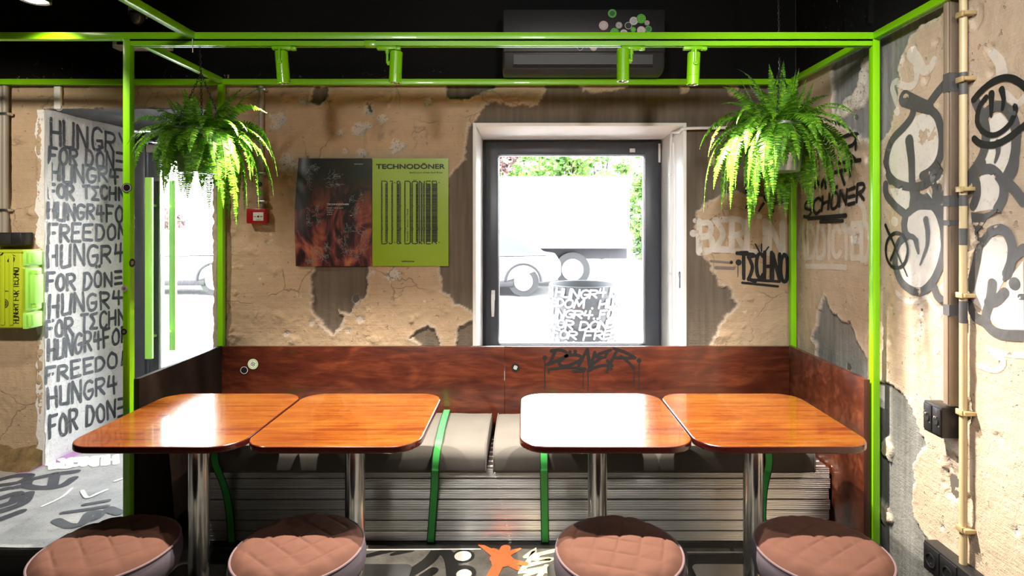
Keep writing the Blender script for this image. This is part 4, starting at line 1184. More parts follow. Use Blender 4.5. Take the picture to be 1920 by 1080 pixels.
# ------------------------------------------------------------------ stack of aluminium planks carrying the cushions
NAMES = ['lowest aluminium plank of the bench base, lying on the floor', 'second aluminium plank from the floor in the bench base', 'third aluminium plank from the floor in the bench base', 'fourth aluminium plank from the floor, middle of the bench base',
    'fifth aluminium plank from the floor in the bench base', 'sixth aluminium plank from the floor, just below the topmost plank', 'topmost aluminium plank of the bench base, directly under the grey cushions']
rr = random.Random(5)
PHT = .0515
for k in range(7):
    z0 = .003 + k * PHT; z1 = z0 + PHT - .0042
    yf = 2.772 + rr.uniform(-.002, .002); x0 = -1.60 + rr.uniform(0, .02); x1 = 1.497 + rr.uniform(-.006, .003)
    sec = [(yf + .003, z0)]
    n = 9; hgt = z1 - z0
    for i in range(n):
        za = z0 + hgt * (i + .1) / n; zb = z0 + hgt * (i + .9) / n
        dpt = (.0, .0012, .0006, .0016, .0, .0013, .0005, .0015, .0)[i]
        sec += [(yf + dpt + .0012, za), (yf + dpt, za + (zb - za) * .3), (yf + dpt, za + (zb - za) * .7), (yf + dpt + .0012, zb)]
    sec += [(yf + .003, z1)]
    for j in range(7):
        ya = yf + .02 + j * .058
        sec += [(ya, z1), (ya + .004, z1 - .006), (ya + .014, z1 - .006), (ya + .018, z1)]
    sec += [(3.205, z1), (3.205, z0)]
    pk = MB(); xsn = np.linspace(x0, x1, 12)
    wv = [rr.uniform(-.0008, .0008) for _ in xsn]
    pk.loft([[(x, y + w, z) for y, z in sec] for x, w in zip(xsn, wv)])
    o = obj('aluminium_plank', pk, M['plank'], smooth=20)
    tag(o, NAMES[k], 'plank', 'stacked planks of the bench base')

# ------------------------------------------------------------------ seat cushions
def cushion(x0, x1, label, seed):
    y0, y1, z0, z1 = 2.700, 3.205, .364, .494
    r = .05
    prof = []
    for cx, cz, a0 in ((y0 + r, z0 + .03, math.pi), (y0 + r, z1 - r, math.pi / 2), (y1 - .03, z1 - .03, 0), (y1 - .02, z0 + .02, -math.pi / 2)):
        pass
    def arc(cy, cz, rr_, a0, a1, n): return [(cy + rr_ * math.cos(a0 + (a1 - a0) * i / n), cz + rr_ * math.sin(a0 + (a1 - a0) * i / n)) for i in range(n + 1)]
    prof = arc(y0 + .018, z0 + .018, .018, -math.pi / 2, -math.pi, 5) + arc(y0 + .062, z1 - .062, .062, math.pi, math.pi / 2, 10)
    prof += [(y0 + .06 + (y1 - y0 - .1) * t, z1 + .008 * math.sin(math.pi * t)) for t in (.15, .3, .45, .6, .75, .9)]
    prof += arc(y1 - .03, z1 - .03, .03, math.pi / 2, 0, 5) + arc(y1 - .02, z0 + .02, .02, 0, -math.pi / 2, 4)
    prof += [(y1 - .1, z0), (y0 + .1, z0)]
    cy, cz = (y0 + y1) / 2, (z0 + z1) / 2
    xs = [x0, x0 + .003, x0 + .008, x0 + .016, x0 + .03] + list(np.linspace(x0 + .05, x1 - .05, 70)) + [x1 - .03, x1 - .016, x1 - .008, x1 - .003, x1]
    sc = [.955, .97, .985, .995, 1.0] + [1.0] * 70 + [1.0, .995, .985, .97, .955]
    loops = []
    for x, s_ in zip(xs, sc):
        L = []
        for (y, z) in prof:
            nz = (fbm(np.array([x * 5 + 3]), np.array([y * 9 + z * 9]), 3, seed)[0] - .5)
            top = 1 if z > z0 + .02 else 0
            L.append((x, cy + (y - cy) * (1 - (1 - s_) * .5) + nz * .006 * top, max(z0, cz + (z - cz) * s_ + nz * .010 * top)))
        loops.append(L)
    c = obj('seat_cushion', MB().loft(loops), M['cushion'], smooth=60)
    tag(c, label, 'cushion', 'grey bench cushions')
    for xe in (x0 + .004, x1 - .004):
        pts = [(xe, cy + (y - cy) * .987, cz + (z - cz) * .982) for y, z in prof[:28]]
        obj('piping', MB().tube(pts, .0035, 8), M['cushion'], c)
    return c
cu1 = cushion(-1.60, X(913, 2.75), 'taupe grey bench cushion on the planks below the two posters', 1)
cu2 = cushion(X(925, 2.75), 1.392, 'taupe grey bench cushion on the planks below the window', 2)

# green straps around cushion and planks
def strap(xs, label, seed):
    """xs: positions along the bench at the back of the cushion, on its front edge, under the cushion and at the floor"""
    xb, xt, xm, xf = xs
    pth = [(xb, 3.19, .510), (xb + (xt - xb) * .5, 2.95, .513), (xt, 2.78, .508), (xt, 2.735, .494), (xt + (xm - xt) * .3, 2.704, .462), (xt + (xm - xt) * .5, 2.691, .43), (xt + (xm - xt) * .75, 2.690, .395), (xm, 2.694, .366), (xm + (xf - xm) * .3, 2.735, .27), (xm + (xf - xm) * .65, 2.757, .15), (xf, 2.762, .004)]
    V = [Vector(p) for p in pth]; q = []
    for i in range(len(V) - 1):
        p0 = V[max(i - 1, 0)]; p3 = V[min(i + 2, len(V) - 1)]; p1, p2 = V[i], V[i + 1]
        for k in range(6):
            t = k / 6
            q.append(0.5 * ((2 * p1) + (p2 - p0) * t + (2 * p0 - 5 * p1 + 4 * p2 - p3) * t * t + (3 * p1 - p0 - 3 * p2 + p3) * t ** 3))
    q.append(V[-1])
    w = .0185
    def sect(off, a, b):
        L = []
        for i, p in enumerate(q):
            d = (q[min(i + 1, len(q) - 1)] - q[max(i - 1, 0)]).normalized()
            side = Vector((1, 0, 0)) - d * d.x; side.normalize()
            n = side.cross(d).normalized()
            if n.y > 0 and abs(n.y) > abs(n.z): n = -n
            if n.z < 0 and abs(n.z) >= abs(n.y): n = -n
            L.append([p + side * a + n * (off + .0012), p + side * b + n * (off + .0012), p + side * b + n * off, p + side * a + n * off])
        return L
    st = obj('cargo_strap', MB().loft(sect(0, -w, w)), M['strap'], smooth=30)
    tag(st, label, 'strap', 'green straps around the bench')
    for a, b in ((-w - .0012, -w + .003), (w - .003, w + .0012)):
        obj('edge_binding', MB().loft(sect(.0004, a, b)), M['strapedge'], st, smooth=30)
strap((-1.50, -1.495, X(413, 2.7), X(436, 2.77)), 'slanting green strap behind the left table column', 1)
strap((X(838, 3.19), X(822, 2.74), X(816, 2.70), X(808, 2.77)), 'green strap at the right end of the left cushion, upper part in full view', 2)
strap((X(1020, 3.19), X(1019, 2.74), X(1020, 2.70), X(1022, 2.77)), 'green strap at the left end of the right cushion', 3)
strap((X(1434, 3.19), X(1437, 2.74), X(1437, 2.70), X(1428, 2.77)), 'green strap right behind the rightmost table column', 4)

# ------------------------------------------------------------------ tables
def rrect(x0, x1, y0, y1, r, z, ins=0.0, n=9):
    r2 = max(r - ins, .005); L = []
    for cx, cy, a0 in ((x1 - r, y1 - r, 0), (x0 + r, y1 - r, math.pi / 2), (x0 + r, y0 + r, math.pi), (x1 - r, y0 + r, 1.5 * math.pi)):
        for i in range(n + 1):
            a = a0 + math.pi / 2 * i / n
            L.append((cx + r2 * math.cos(a), cy + r2 * math.sin(a), z))
    return L
TY0, TY1, TZ = 2.045, 2.70, .749
def table(x0, x1, label):
    xc, yc = (x0 + x1) / 2, (TY0 + TY1) / 2
    t = thing('cafe_table', label, 'table', (xc, yc, 0), 'tables in front of the bench')
    R = .105; th = .026
    prof = [(.010, TZ - th), (.003, TZ - th + .001), (0, TZ - th + .004), (0, TZ - .005), (.0015, TZ - .0015), (.004, TZ)]
    top = obj('tabletop', MB().loft([rrect(x0, x1, TY0, TY1, R, TZ - .002, .004), rrect(x0, x1, TY0, TY1, R, TZ, .004)]), M['top'], t, smooth=30)
    obj('edge_band', MB().loft([rrect(x0, x1, TY0, TY1, R, z, i) for i, z in prof] ), M['edge'], top, smooth=30)
    obj('mounting_plate', MB().box(xc - .16, xc + .16, yc - .16, yc + .16, TZ - th - .008, TZ - th - .0005, .002), M['black'], t, smooth=30)
    obj('column', MB().cyl((xc, yc, .010), (xc, yc, TZ - th - .008), .0405, n=40), M['steel'], t)
    obj('base_plate', MB().loft([rrect(xc - .205, xc + .205, yc - .20, yc + .20, .03, z, i) for z, i in ((.002, .002), (.002, 0), (.009, 0), (.011, .002))]), M['steel'], t, smooth=30)
    return t, x0, x1
tb, x0, x1 = table(-1.692, -1.043, 'glossy orange-brown wooden cafe table at the left, beside the green post')
def dup_table(nx0, label):
    c = copy_tree(tb, (ORG[tb].x + nx0 - x0, ORG[tb].y, 0), label)
    return c
dup_table(-1.037, 'bright orange wooden cafe table below the posters, touching the leftmost table')
dup_table(-.020, 'wooden cafe table mirroring the white window in its varnish')
dup_table(.634, 'orange wooden cafe table at the right, beside the plywood side board')

# ------------------------------------------------------------------ stools
def stool(x, y, label, src=None, rot=0.0):
    if src: return copy_tree(src, (x, y, 0), label, rotz=rot)
    t = thing('round_stool', label, 'stool', (x, y, 0), 'quilted round stools')
    R, zt = .213, .472
    n = 88; m = 72
    loops = []
    rs = [R * (i / m) ** .92 for i in range(m + 1)]
    for r in rs:
        L = []
        for k in range(n):
            a = 2 * math.pi * k / n
            u, v = r * math.cos(a), r * math.sin(a)
            p = (u + v) / .075 * .7071 * 1.0; q = (u - v) / .075 * .7071
            s1 = abs(p - round(p)); s2 = abs(q - round(q))
            st = min(s1, s2)
            quilt = -.0032 * math.exp(-(st / .07) ** 2) + .0035 * (st * 2)
            dome = .016 * (1 - (r / R) ** 2.2) - .020 * max(0, (r / R - .80) / .20) ** 2
            edge = min(1, (1 - r / R) * 8)
            L.append((x + u, y + v, zt - .012 + dome + quilt * edge))
        loops.append(L)
    mbt = MB().loft(loops, caps=False)
    seat = obj('seat', mbt, M['mauve'], t, smooth=60)
    ze = zt - .032
    obj('piping', MB().tube([(x + (R + .001) * math.cos(2 * math.pi * k / 72), y + (R + .001) * math.sin(2 * math.pi * k / 72), ze) for k in range(72)], .0045, 8, closed=True), M['thread'], seat)
    sb = []
    for r, z in ((R - .001, ze), (R + .006, ze - .012), (R + .010, ze - .035), (R + .009, ze - .06), (R + .003, ze - .082), (R - .010, ze - .092), (.01, ze - .094)):
        sb.append([(x + (r + .0022 * (vnoise(np.array([k * .4]), np.array([z * 60]), 3)[0] - .5)) * math.cos(2 * math.pi * k / n), y + r * math.sin(2 * math.pi * k / n), z) for k in range(n)])
    obj('side_band', MB().loft(sb, caps=False), M['mauveside'], seat, smooth=60)
    zb = ze - .094
    obj('seat_base', MB().lathe([(.0001, zb), (R - .02, zb), (R - .02, zb - .018), (.0001, zb - .018)], (x, y, 0)), M['black'], t, smooth=30)
    for k in range(4):
        a = math.pi / 4 + k * math.pi / 2
        ca, sa = math.cos(a), math.sin(a)
        obj('leg', MB().cyl((x + .13 * ca, y + .13 * sa, zb - .016), (x + .19 * ca, y + .19 * sa, .001), .016, .011, 16), M['black'], t)
    return t
st1 = stool(-1.435, 1.945, 'round mauve quilted stool nearest the raised platform, mostly in shadow')
stool(-.778, 1.95, 'round mauve quilted stool in front of the bright orange table', st1, .12)
stool(.322, 1.935, 'round mauve quilted stool in front of the table that mirrors the window', st1, .5)
stool(1.015, 1.935, 'round mauve quilted stool at the right end, before the rightmost table', st1, -.2)

# ------------------------------------------------------------------ hanging ferns
def frond(mb_leaf, mb_stem, base, az, el, L, droop, width, rnd, n=30):
    p = Vector(base); d = Vector((math.cos(az) * math.cos(el), math.sin(az) * math.cos(el), math.sin(el)))
    ds = L / n; pts = [p.copy()]; dirs = [d.copy()]
    sway = rnd.uniform(-.5, .5)
    for i in range(n):
        t = i / n
        d = d + Vector((0, 0, -droop * ds * (0.6 + 1.2 * t))) + Vector((-d.y, d.x, 0)) * sway * ds
        d.normalize(); p = p + d * ds
        pts.append(p.copy()); dirs.append(d.copy())
    side = Vector((-math.sin(az), math.cos(az), 0))
    roll = rnd.uniform(-.5, .5)
    for i in range(1, n + 1):
        t = i / n
        if t < .10: continue
        prof = min(1, (t - .06) * 5) * (1 - max(0, (t - .45) / .55) ** 1.6) + .06
        l = width * prof
        dd = dirs[i]
        s_ = (side - dd * side.dot(dd)).normalized()
        up = s_.cross(dd).normalized()
        s_ = (s_ * math.cos(roll) + up * math.sin(roll)).normalized(); up = s_.cross(dd).normalized()
        if up.z < 0: up = -up
        for sg in (-1, 1):
            q = rnd.uniform(-.12, .12)
            ax = (s_ * sg + dd * (.22 + q) - up * (.10 + rnd.uniform(-.15, .25))).normalized()
            wd = (dd - ax * dd.dot(ax)).normalized() * (ds * .46)
            b = pts[i]
            ll = l * rnd.uniform(.85, 1.1)
            tip = b + ax * ll - up * ll * .12
            m1 = b + ax * ll * .28; m2 = b + ax * ll * .68 - up * ll * .03
            mb_leaf.add([b - wd * .5, b + wd * .5, m1 + wd, m2 + wd * .75, tip, m2 - wd * .75, m1 - wd], [(0, 1, 2, 6), (6, 2, 3, 5), (5, 3, 4)])
    mb_stem.tube(pts[::2], [.0022 * (1 - .75 * k / max(1, len(pts[::2]) - 1)) for k in range(len(pts[::2]))], 4)

def hanging_fern(x, y, zb, zt, rb, rt, hook, label, seed, spec, asym=lambda az: 1.0, hooklink=True):
    rnd = random.Random(seed)
    t = thing('hanging_fern', label, 'fern', (x, y, zb), 'ferns hanging in zinc buckets')
    h = zt - zb
    prof = [(.001, .002), (rb - .004, .002), (rb, .0), (rb + .001, .006), (rb + (rt - rb) * .35, h * .35), (rb + (rt - rb) * .36 + .0015, h * .36), (rb + (rt - rb) * .37, h * .375), (rb + (rt - rb) * .8, h * .8), (rb + (rt - rb) * .81 + .0015, h * .81), (rt, h), (rt + .004, h + .002), (rt + .003, h + .006), (rt - .002, h + .004), (rt - .006, h * .86)]
    bk = obj('bucket', MB().lathe(prof, (x, y, zb), 48), M['zinc'], t)
    so = MB().lathe([(rt - .006, h * .86), (rt * .5, h * .93), (.001, h * .95)], (x, y, zb), 32)
    obj('soil', so, M['soil'], bk)
    # chains
    hk = Vector(hook)
    top = Vector((x, y, zt + .20)) if hk.z > zt + .3 else hk
    for k in range(3):
        a = math.pi / 2 + k * 2 * math.pi / 3 + .5
        p0 = Vector((x + rt * math.cos(a), y + rt * math.sin(a), zt)); p1 = Vector((x, y, zt + .26)) if hooklink else hk
        ch = MB(); nl = int((p1 - p0).length / .014)
        dr = (p1 - p0).normalized(); u = dr.orthogonal().normalized(); v = dr.cross(u)
        for i in range(nl):
            c = p0.lerp(p1, (i + .5) / nl); w = u if i % 2 else v
            pts = [c + dr * .0095 * math.cos(q) + w * .0042 * math.sin(q) for q in [2 * math.pi * j / 10 for j in range(10)]]
            ch.tube(pts, .0014, 5, closed=True)
        obj('chain', ch, M['black'], t)
    p1 = Vector((x, y, zt + .26))
    ch = MB(); nl = max(1, int((hk - p1).length / .014)); dr = (hk - p1).normalized(); u = dr.orthogonal().normalized(); v = dr.cross(u)
    for i in range(nl):
        c = p1.lerp(hk, (i + .5) / nl); w = u if i % 2 else v
        ch.tube([c + dr * .0095 * math.cos(q) + w * .0042 * math.sin(q) for q in [2 * math.pi * j / 10 for j in range(10)]], .0015, 5, closed=True)
    obj('chain', ch, M['black'], t)
    leaf, stem = MB(), MB()
    for cnt, el0, el1, L0, L1, dr0, dr1, wd in spec:
        for i in range(cnt):
            az = 2 * math.pi * (i + rnd.uniform(-.4, .4)) / cnt
            rb_ = rt * rnd.uniform(.05, .8)
            q = asym(az)
            frond(leaf, stem, (x + rb_ * math.cos(az), y + rb_ * math.sin(az), zt - .012), az, math.radians(rnd.uniform(el0, el1)), rnd.uniform(L0, L1) * q, rnd.uniform(dr0, dr1), wd * rnd.uniform(.8, 1.15), rnd, n=rnd.choice((34, 40, 46)))
    obj('foliage', leaf, M['fern'], t, smooth=0)
    obj('stems', stem, M['stem'], t)
    return t, bk
FX, FY = X(377, 2.56), 2.56
SPEC = [(16, 58, 86, .18, .30, 1, 5, .025), (22, 28, 58, .24, .38, 4, 9, .031), (32, 5, 36, .26, .44, 5, 12, .034), (40, -25, 15, .26, .46, 9, 22, .033), (32, 10, 60, .14, .28, 4, 12, .030)]
lf, bk = hanging_fern(FX, FY, Z(325, FY), Z(246, FY), .088, .112, (FX, FY - .016, ZB + .02), 'leafy green fern in a zinc bucket hanging from the front beam beside the door', 3, SPEC, lambda az: 1 - .14 * max(0, -math.cos(az)) + .06 * max(0, math.cos(az)) - .30 * max(0, -math.sin(az)))
obj('bucket_label', MB().loft([[(FX + .1005 * math.cos(a), FY + .1005 * math.sin(a), z) for a in [math.radians(q) for q in range(-92, -60, 4)]] for z in (Z(305, FY), Z(272, FY))], caps=False, closed=False), plain('paper_label', (0.6, 0.58, 0.52), 0.7), bk)
obj('cable_tie', MB().tube([(FX, FY - .064, ZB - .06), (FX, FY - .066, ZB - .02), (FX, FY - .066, ZB + .034), (FX, FY - .02, ZB + .036)], .002, 6), M['white'], lf)
GX, GY = X(1462, 2.62), 2.62
hanging_fern(GX, GY, Z(322, GY), Z(236, GY), .085, .110, (GX - .01, GY, CEIL), 'bushy green fern hanging from the ceiling in front of the right-hand corner', 12, [(20, 58, 86, .22, .36, 1, 5, .027), (30, 25, 58, .28, .42, 4, 10, .032), (36, 5, 36, .30, .48, 6, 14, .034), (36, -20, 15, .28, .48, 9, 22, .034), (30, 10, 60, .18, .32, 4, 12, .030)], lambda az: 1 + .18 * max(0, -math.cos(az)) - .30 * max(0, -math.sin(az)))

# ------------------------------------------------------------------ posters
YP = 3.318
def poster(x0, x1, z0, z1, mat, label, curl=False):
    mb = MB(); n = 24; m = 24; loops = []
    for i in range(n + 1):
        u = i / n
        L = []
        for j in range(m + 1):
            v = j / m
            off = .003 + .0015 * math.sin(u * 5 + v * 3)
            xx = x0 + (x1 - x0) * u
            if curl:
                c = max(0, .22 - u) / .22
                off += .014 * c * c * (1 if v > .3 else v / .3)
                xx += .022 * max(0, v - .55) / .45 * c ** 2
            L.append((xx, YP - off, z0 + (z1 - z0) * v))
        loops.append(L)
    front = mb.loft(loops, caps=False, closed=False)
    back = [[(p[0], p[1] + .0006, p[2]) for p in L] for L in loops]
    mb.loft(back, caps=False, closed=False)
    p = obj('poster', mb, mat, origin=((x0 + x1) / 2, YP, z0))
    return tag(p, label, 'poster', 'posters on the back wall')
def px_x(px): return X(px, YP)
def px_z(py): return Z(py, YP)
tq = NT('dark_poster_print')
c = tq.coord((1, 1, 1))
wv = tq.noise(tq.coord((3.6, 3.6, 2.2)), 1.7, 3, .5, 2.2)
wf = tq.noise(tq.coord((16, 16, 4)), 1.4, 4, .6, 1.0)
v = tq.math('ADD', tq.math('MULTIPLY', wv, .8), tq.math('MULTIPLY', wf, .2))
pc = tq.ramp(v, [(.38, (.004, .003, .004)), (.45, (.04, .009, .012)), (.51, (.16, .034, .03)), (.58, (.32, .09, .055)), (.70, (.45, .20, .10))])
sx = tq.n('ShaderNodeSeparateXYZ', i_0=c)
topd = tq.ramp(tq.math('ADD', sx.outputs[2], tq.math('MULTIPLY', tq.math('SUBTRACT', wv, .5), .5)), [(.34, (1, 1, 1)), (.52, (.05, .06, .05))])
pc = tq.mix(1.0, pc, topd, 'MULTIPLY')
tq.bs(Base_Color=pc, Roughness=.38)
dp = poster(px_x(555), px_x(697.5), px_z(499), px_z(297), tq.m, 'dark poster with reddish brown satin folds, left of the green poster', True)
gp = poster(px_x(698.5), px_x(841), px_z(499), px_z(297), plain('lime_poster_print', (0.28, 0.42, 0.012), 0.35, coat=.2, var=.04), 'lime green poster with stretched black barcode lettering')
YT = YP - .0062
# distorted glassy letters on the dark poster
PD = Plane(back_px, lambda a, b, o: (a, YP - .0055 - o, b))
g = Paint(PD); rnd = random.Random(4)
def s1(pts): return [(540 + x / 4.5, 280 + y / 4.5) for x, y in pts]
def squig(p0, p1, w, cnt, amp=6):
    for _ in range(cnt):
        a = rnd.random(); q = [(p0[0] + (p1[0] - p0[0]) * a + rnd.uniform(-w, w), p0[1] + (p1[1] - p0[1]) * a + rnd.uniform(-w, w))]
        an = math.atan2(p1[1] - p0[1], p1[0] - p0[0])
        for k in range(rnd.randint(3, 6)):
            an += rnd.uniform(-.9, .9)
            q.append((q[-1][0] + math.cos(an) * rnd.uniform(3, 11), q[-1][1] + math.sin(an) * rnd.uniform(3, 11)))
        if all(75 < x < 698 and 85 < y < 985 for x, y in q): g.px(s1(q), rnd.uniform(.0008, .0018), smooth=False, caps=False)
for k in range(22):
    a0 = k * 2 * math.pi / 22
    squig((565 + 100 * math.cos(a0), 775 + 110 * math.sin(a0)), (565 + 100 * math.cos(a0 + .35), 775 + 110 * math.sin(a0 + .35)), 34, 7)
pale = plain('pale_silver_print', (0.25, 0.27, 0.25), 0.4)
g.build('glassy_letter', pale, dp, .0003)
for cl_pts in ([((190, 150), (190, 310)), ((190, 150), (250, 160))], [((310, 230), (460, 230)), ((310, 300), (450, 310))], [((250, 450), (270, 630)), ((150, 470), (180, 640)), ((100, 600), (170, 620))],
    [((540, 400), (560, 560)), ((640, 350), (590, 540))], [((230, 830), (330, 940)), ((330, 780), (340, 900)), ((160, 950), (240, 940))]):
    g = Paint(PD)
    for p0, p1 in cl_pts: squig(p0, p1, 22, 26)
    g.build('glassy_letter', pale, dp, .0003)
tx = lambda s, n, px, py, hpx, mat, par, **k: text_obj(s, n, mat, par, at(px_x(px), YT - .0012, px_z(py), k.pop('rot', 0)), hpx * YP / F / .70, **k)
pw = plain('white_print', (0.7, 0.7, 0.68), .5)
tx('TECHNODÖNER', 'printed_text', 614, 384.5, 2.8, pw, dp, sx=1.35, bold=.0002)
for i, s_ in enumerate(('MORE THAN JUST', 'STREET', 'FOOD', '& BAR')): tx(s_, 'printed_text', 614, 391 + i * 4, 2.0, pw, dp, sx=1.1, spacing=1.25)
tx('technodoner', 'printed_text', 665, 308.5, 1.9, pw, dp, sx=1.2)
ink = M['ink']
tx('TECHNODÖNER', 'printed_text', 706, 316.5, 8.6, ink, gp, sx=1.37, bold=.0010, spacing=1.0)
tx('berlin-style street food & bar', 'printed_text', 768.5, 325, 3.2, ink, gp, sx=1.0, spacing=1.12)
tx('technodoner', 'printed_text', 753.5, 491, 2.8, ink, gp, sx=1.15, bold=.0003)
tx('friends / music / food', 'printed_text', 766, 452, 3.6, ink, gp, rot=math.pi / 2, sx=1.1, spacing=1.2)
# DJ & DÖNER, cut in half and pulled apart into bars
PG = Plane(back_px, lambda a, b, o: (a, YP - .0055 - o, b))
g = Paint(PG)
def gb(x): return 690 + x / 4.906
def gy(y): return 290 + y / 4.906
bars = [(128, 139), (167, 188), (222, 235), (271, 296), (301, 308), (340, 350), (390, 402), (407, 418), (446, 468), (474, 482), (492, 505), (513, 526), (537, 580), (592, 642)]
rnd = random.Random(9)
y_ = 268.0
while y_ < 800:
    hh = rnd.choice((2.0, 2.6, 3.4, 5.0))
    gapf = rnd.choice((1.6, 2.2, 2.8))
    sh = 5 * math.exp(-((y_ - 472) / 7) ** 2) + 3 * math.exp(-((y_ - 608) / 5) ** 2) + 6 * math.exp(-((y_ - 680) / 9) ** 2)
    for a, b in bars:
        A = [PG.frompx(gb(a + sh), gy(y_)), PG.frompx(gb(b + sh), gy(y_)), PG.frompx(gb(b + sh), gy(y_ + hh)), PG.frompx(gb(a + sh), gy(y_ + hh))]
        g.fill(A, px=False)
    y_ += hh + gapf
for a, b in bars:   # thin continuous stems
    for e in (a, b - 3): g.fill([(gb(e), gy(268)), (gb(e + 3), gy(268)), (gb(e + 3), gy(800)), (gb(e), gy(800))])
top, mid = 244, 268
def half(pts, w=.0052): g.px([(gb(x), gy(y)) for x, y in pts], w, smooth=False, caps=False)
for up in (True, False):
    def Y_(t): return (268 - 24 * t) if up else (800 + 21 * t)
    D = lambda a, b: (half([(a + 5, Y_(0)), (a + 5, Y_(.95)), ((a + b) / 2 + 8, Y_(.95))]), half([((a + b) / 2 + 5, Y_(.95)), (b - 12, Y_(.7)), (b - 6, Y_(0))]))
    D(128, 192)
    if up: half([(208, Y_(.95)), (232, Y_(.95)), (232, Y_(0))])
    else: half([(198, Y_(.3)), (208, Y_(.95)), (226, Y_(.8)), (232, Y_(0))])
    half([(272, Y_(0)), (276, Y_(.8)), (288, Y_(.95)), (298, Y_(.7)), (300, Y_(0))]); 
    if not up: half([(296, Y_(0)), (312, Y_(.95))])
    D(340, 402)
    half([(407, Y_(0)), (414, Y_(.7)), (436, Y_(.95)), (458, Y_(.7)), (466, Y_(0))])
    if up: g.dot((gb(428), gy(236)), .0026); g.dot((gb(448), gy(236)), .0026)
    half([(478, Y_(0)), (478, Y_(1))]); half([(478, Y_(1 if up else .0)), (505, Y_(0 if up else 1))]); half([(522, Y_(0)), (522, Y_(1))])
    half([(541, Y_(0)), (541, Y_(.95)), (582, Y_(.95))])
    half([(596, Y_(0)), (596, Y_(1))])
    if up: half([(596, Y_(.95)), (632, Y_(.95)), (638, Y_(0))])
    else: half([(618, Y_(0)), (638, Y_(1))])
    for xx in (252, 658): g.px([(gb(xx - 3), gy(Y_(.3))), (gb(xx + 3), gy(Y_(.3)))], .004, smooth=False)
g.build('barcode_lettering', ink, gp, .0006)

# ------------------------------------------------------------------ fire call point, conduits, boxes
fb = thing('fire_call_point', 'red fire alarm call point on the wall at the end of a grey conduit', 'fire alarm', (X(485, 3.30), 3.33, Z(420, 3.33)))
obj('housing', MB().box(X(467, 3.31), X(503, 3.31), 3.275, 3.327, Z(419, 3.30), Z(391, 3.30), .006), M['red'], fb, smooth=40)
obj('press_plate', MB().box(X(474, 3.27), X(493.5, 3.27), 3.2715, 3.276, Z(414, 3.27), Z(398, 3.27), .002), M['white'], fb, smooth=40)
PC = Plane(lambda px, py: ((px - CX) * 3.2715 / F, CH - (py - CY) * 3.2715 / F), lambda a, b, o: (a, 3.2715 - o, b))
g = Paint(PC); g.dot((484, 406), .006); g.px([(476.5, 406), (480, 406)], .004); g.px([(488, 406), (491.5, 406)], .004); g.px([(480, 412), (489, 412)], .002)
g.build('pictogram', M['ink'], [c for c in fb.children if c.name.startswith('press')][0], .0004)

def clip_mb(x, y, z, r):
    return MB().box(x - r - .004, x + r + .016, y - r - .003, y + r, z - .008, z + .008, .002)
pc = thing('conduit', 'grey conduit running down the back wall into the red call point', 'conduit', (X(488, 3.30), 3.30, Z(391, 3.3)))
cx_ = X(489.5, 3.30)
obj('pipe', MB().cyl((cx_, 3.302, Z(392, 3.3)), (cx_, 3.302, 2.364), .0145, n=20), M['greyc'], pc)
for py in (168, 326, 379): obj('pipe_clip', clip_mb(cx_, 3.302, Z(py, 3.3), .0145), M['zinc'], pc, smooth=30)

def sticker(name, label, c, nrm, r, base, ring=None, face=None, txt=None, tilt=0.0, group=None):
    """a thin round sticker of radius r at c facing nrm"""
    n = Vector(nrm).normalized()
    q = n.to_track_quat('Z', 'Y').to_matrix().to_4x4()
    mt = Matrix.Translation(c) @ q @ Matrix.Rotation(tilt, 4, 'Z')
    def disc(r0, r1, z0, z1):
        mb = MB().lathe([(r0, z0), (r1, z0), (r1, z1), (r0, z1)], n=32)
        mb.v = [tuple(mt @ Vector(v)) for v in mb.v]; return mb
    s = obj(name, disc(.0001, r, 0, .0008), base, origin=c, smooth=30)
    tag(s, label, 'sticker', group)
    if ring: obj('printed_ring', disc(r * .72, r * .86, .0008, .0010), ring, s, smooth=30)
    if face:
        mb = MB()
        for k in range(3):
            w = r * (.5 - .08 * abs(k - 1)); y = (k - 1) * r * .3
            for j in range(4):
                x = -w + j * w * .5
                mb.box(x + r * .03, x + w * .5 - r * .03, y - r * .09, y + r * .09, .0008, .0011)
        mb.v = [tuple(mt @ Vector(v)) for v in mb.v]
        obj('printed_mark', mb, face, s)
    return s
S_BK = plain('black_sticker', (0.008, 0.008, 0.009), .4); S_W = plain('white_sticker', (.62, .6, .6), .45); S_G = plain('green_sticker', (.13, .5, .01), .45); S_DG = plain('dark_green_sticker', (.02, .2, .045), .45); S_GY = plain('grey_sticker', (.42, .42, .45), .45); S_PK = plain('pink_print', (.75, .3, .35), .5)
sg1 = 'round stickers on the green post and conduit'
sticker('round_sticker', 'small black round sticker on the grey conduit above the call point', (cx_, 3.286, Z(345.5, 3.29)), (0, -1, 0), .014, S_BK, None, None, group=None)
sticker('round_sticker', 'small green round sticker on the grey conduit, just under the black one', (cx_, 3.2865, Z(362, 3.29)), (0, -1, 0), .0135, S_G, S_DG, None)
sticker('round_sticker', 'black ring sticker high on the left green post', (PX0 + .0185, YFR - .0006, Z(352, 2.5)), (0, -1, 0), .0215, S_BK, S_GY, S_BK, tilt=.8)
sticker('round_sticker', 'black round sticker with white lettering at mid height of the left green post', (PX0 + T + .0006, YFR + .014, Z(493, 2.51)), (1, 0, 0), .019, S_BK, None, S_W, tilt=.2)
sticker('round_sticker', 'black round sticker on the left green post below the others, near table height', (PX0 + .006, YFR - .0006, Z(622, 2.5)), (0, -1, 0), .0135, S_BK, None, S_GY)
sticker('round_sticker', 'grey and pink round sticker on the left green post', (PX0 + .008, YFR - .0006, Z(541, 2.5)), (0, -1, 0), .0135, S_GY, S_PK, S_BK, tilt=.5)
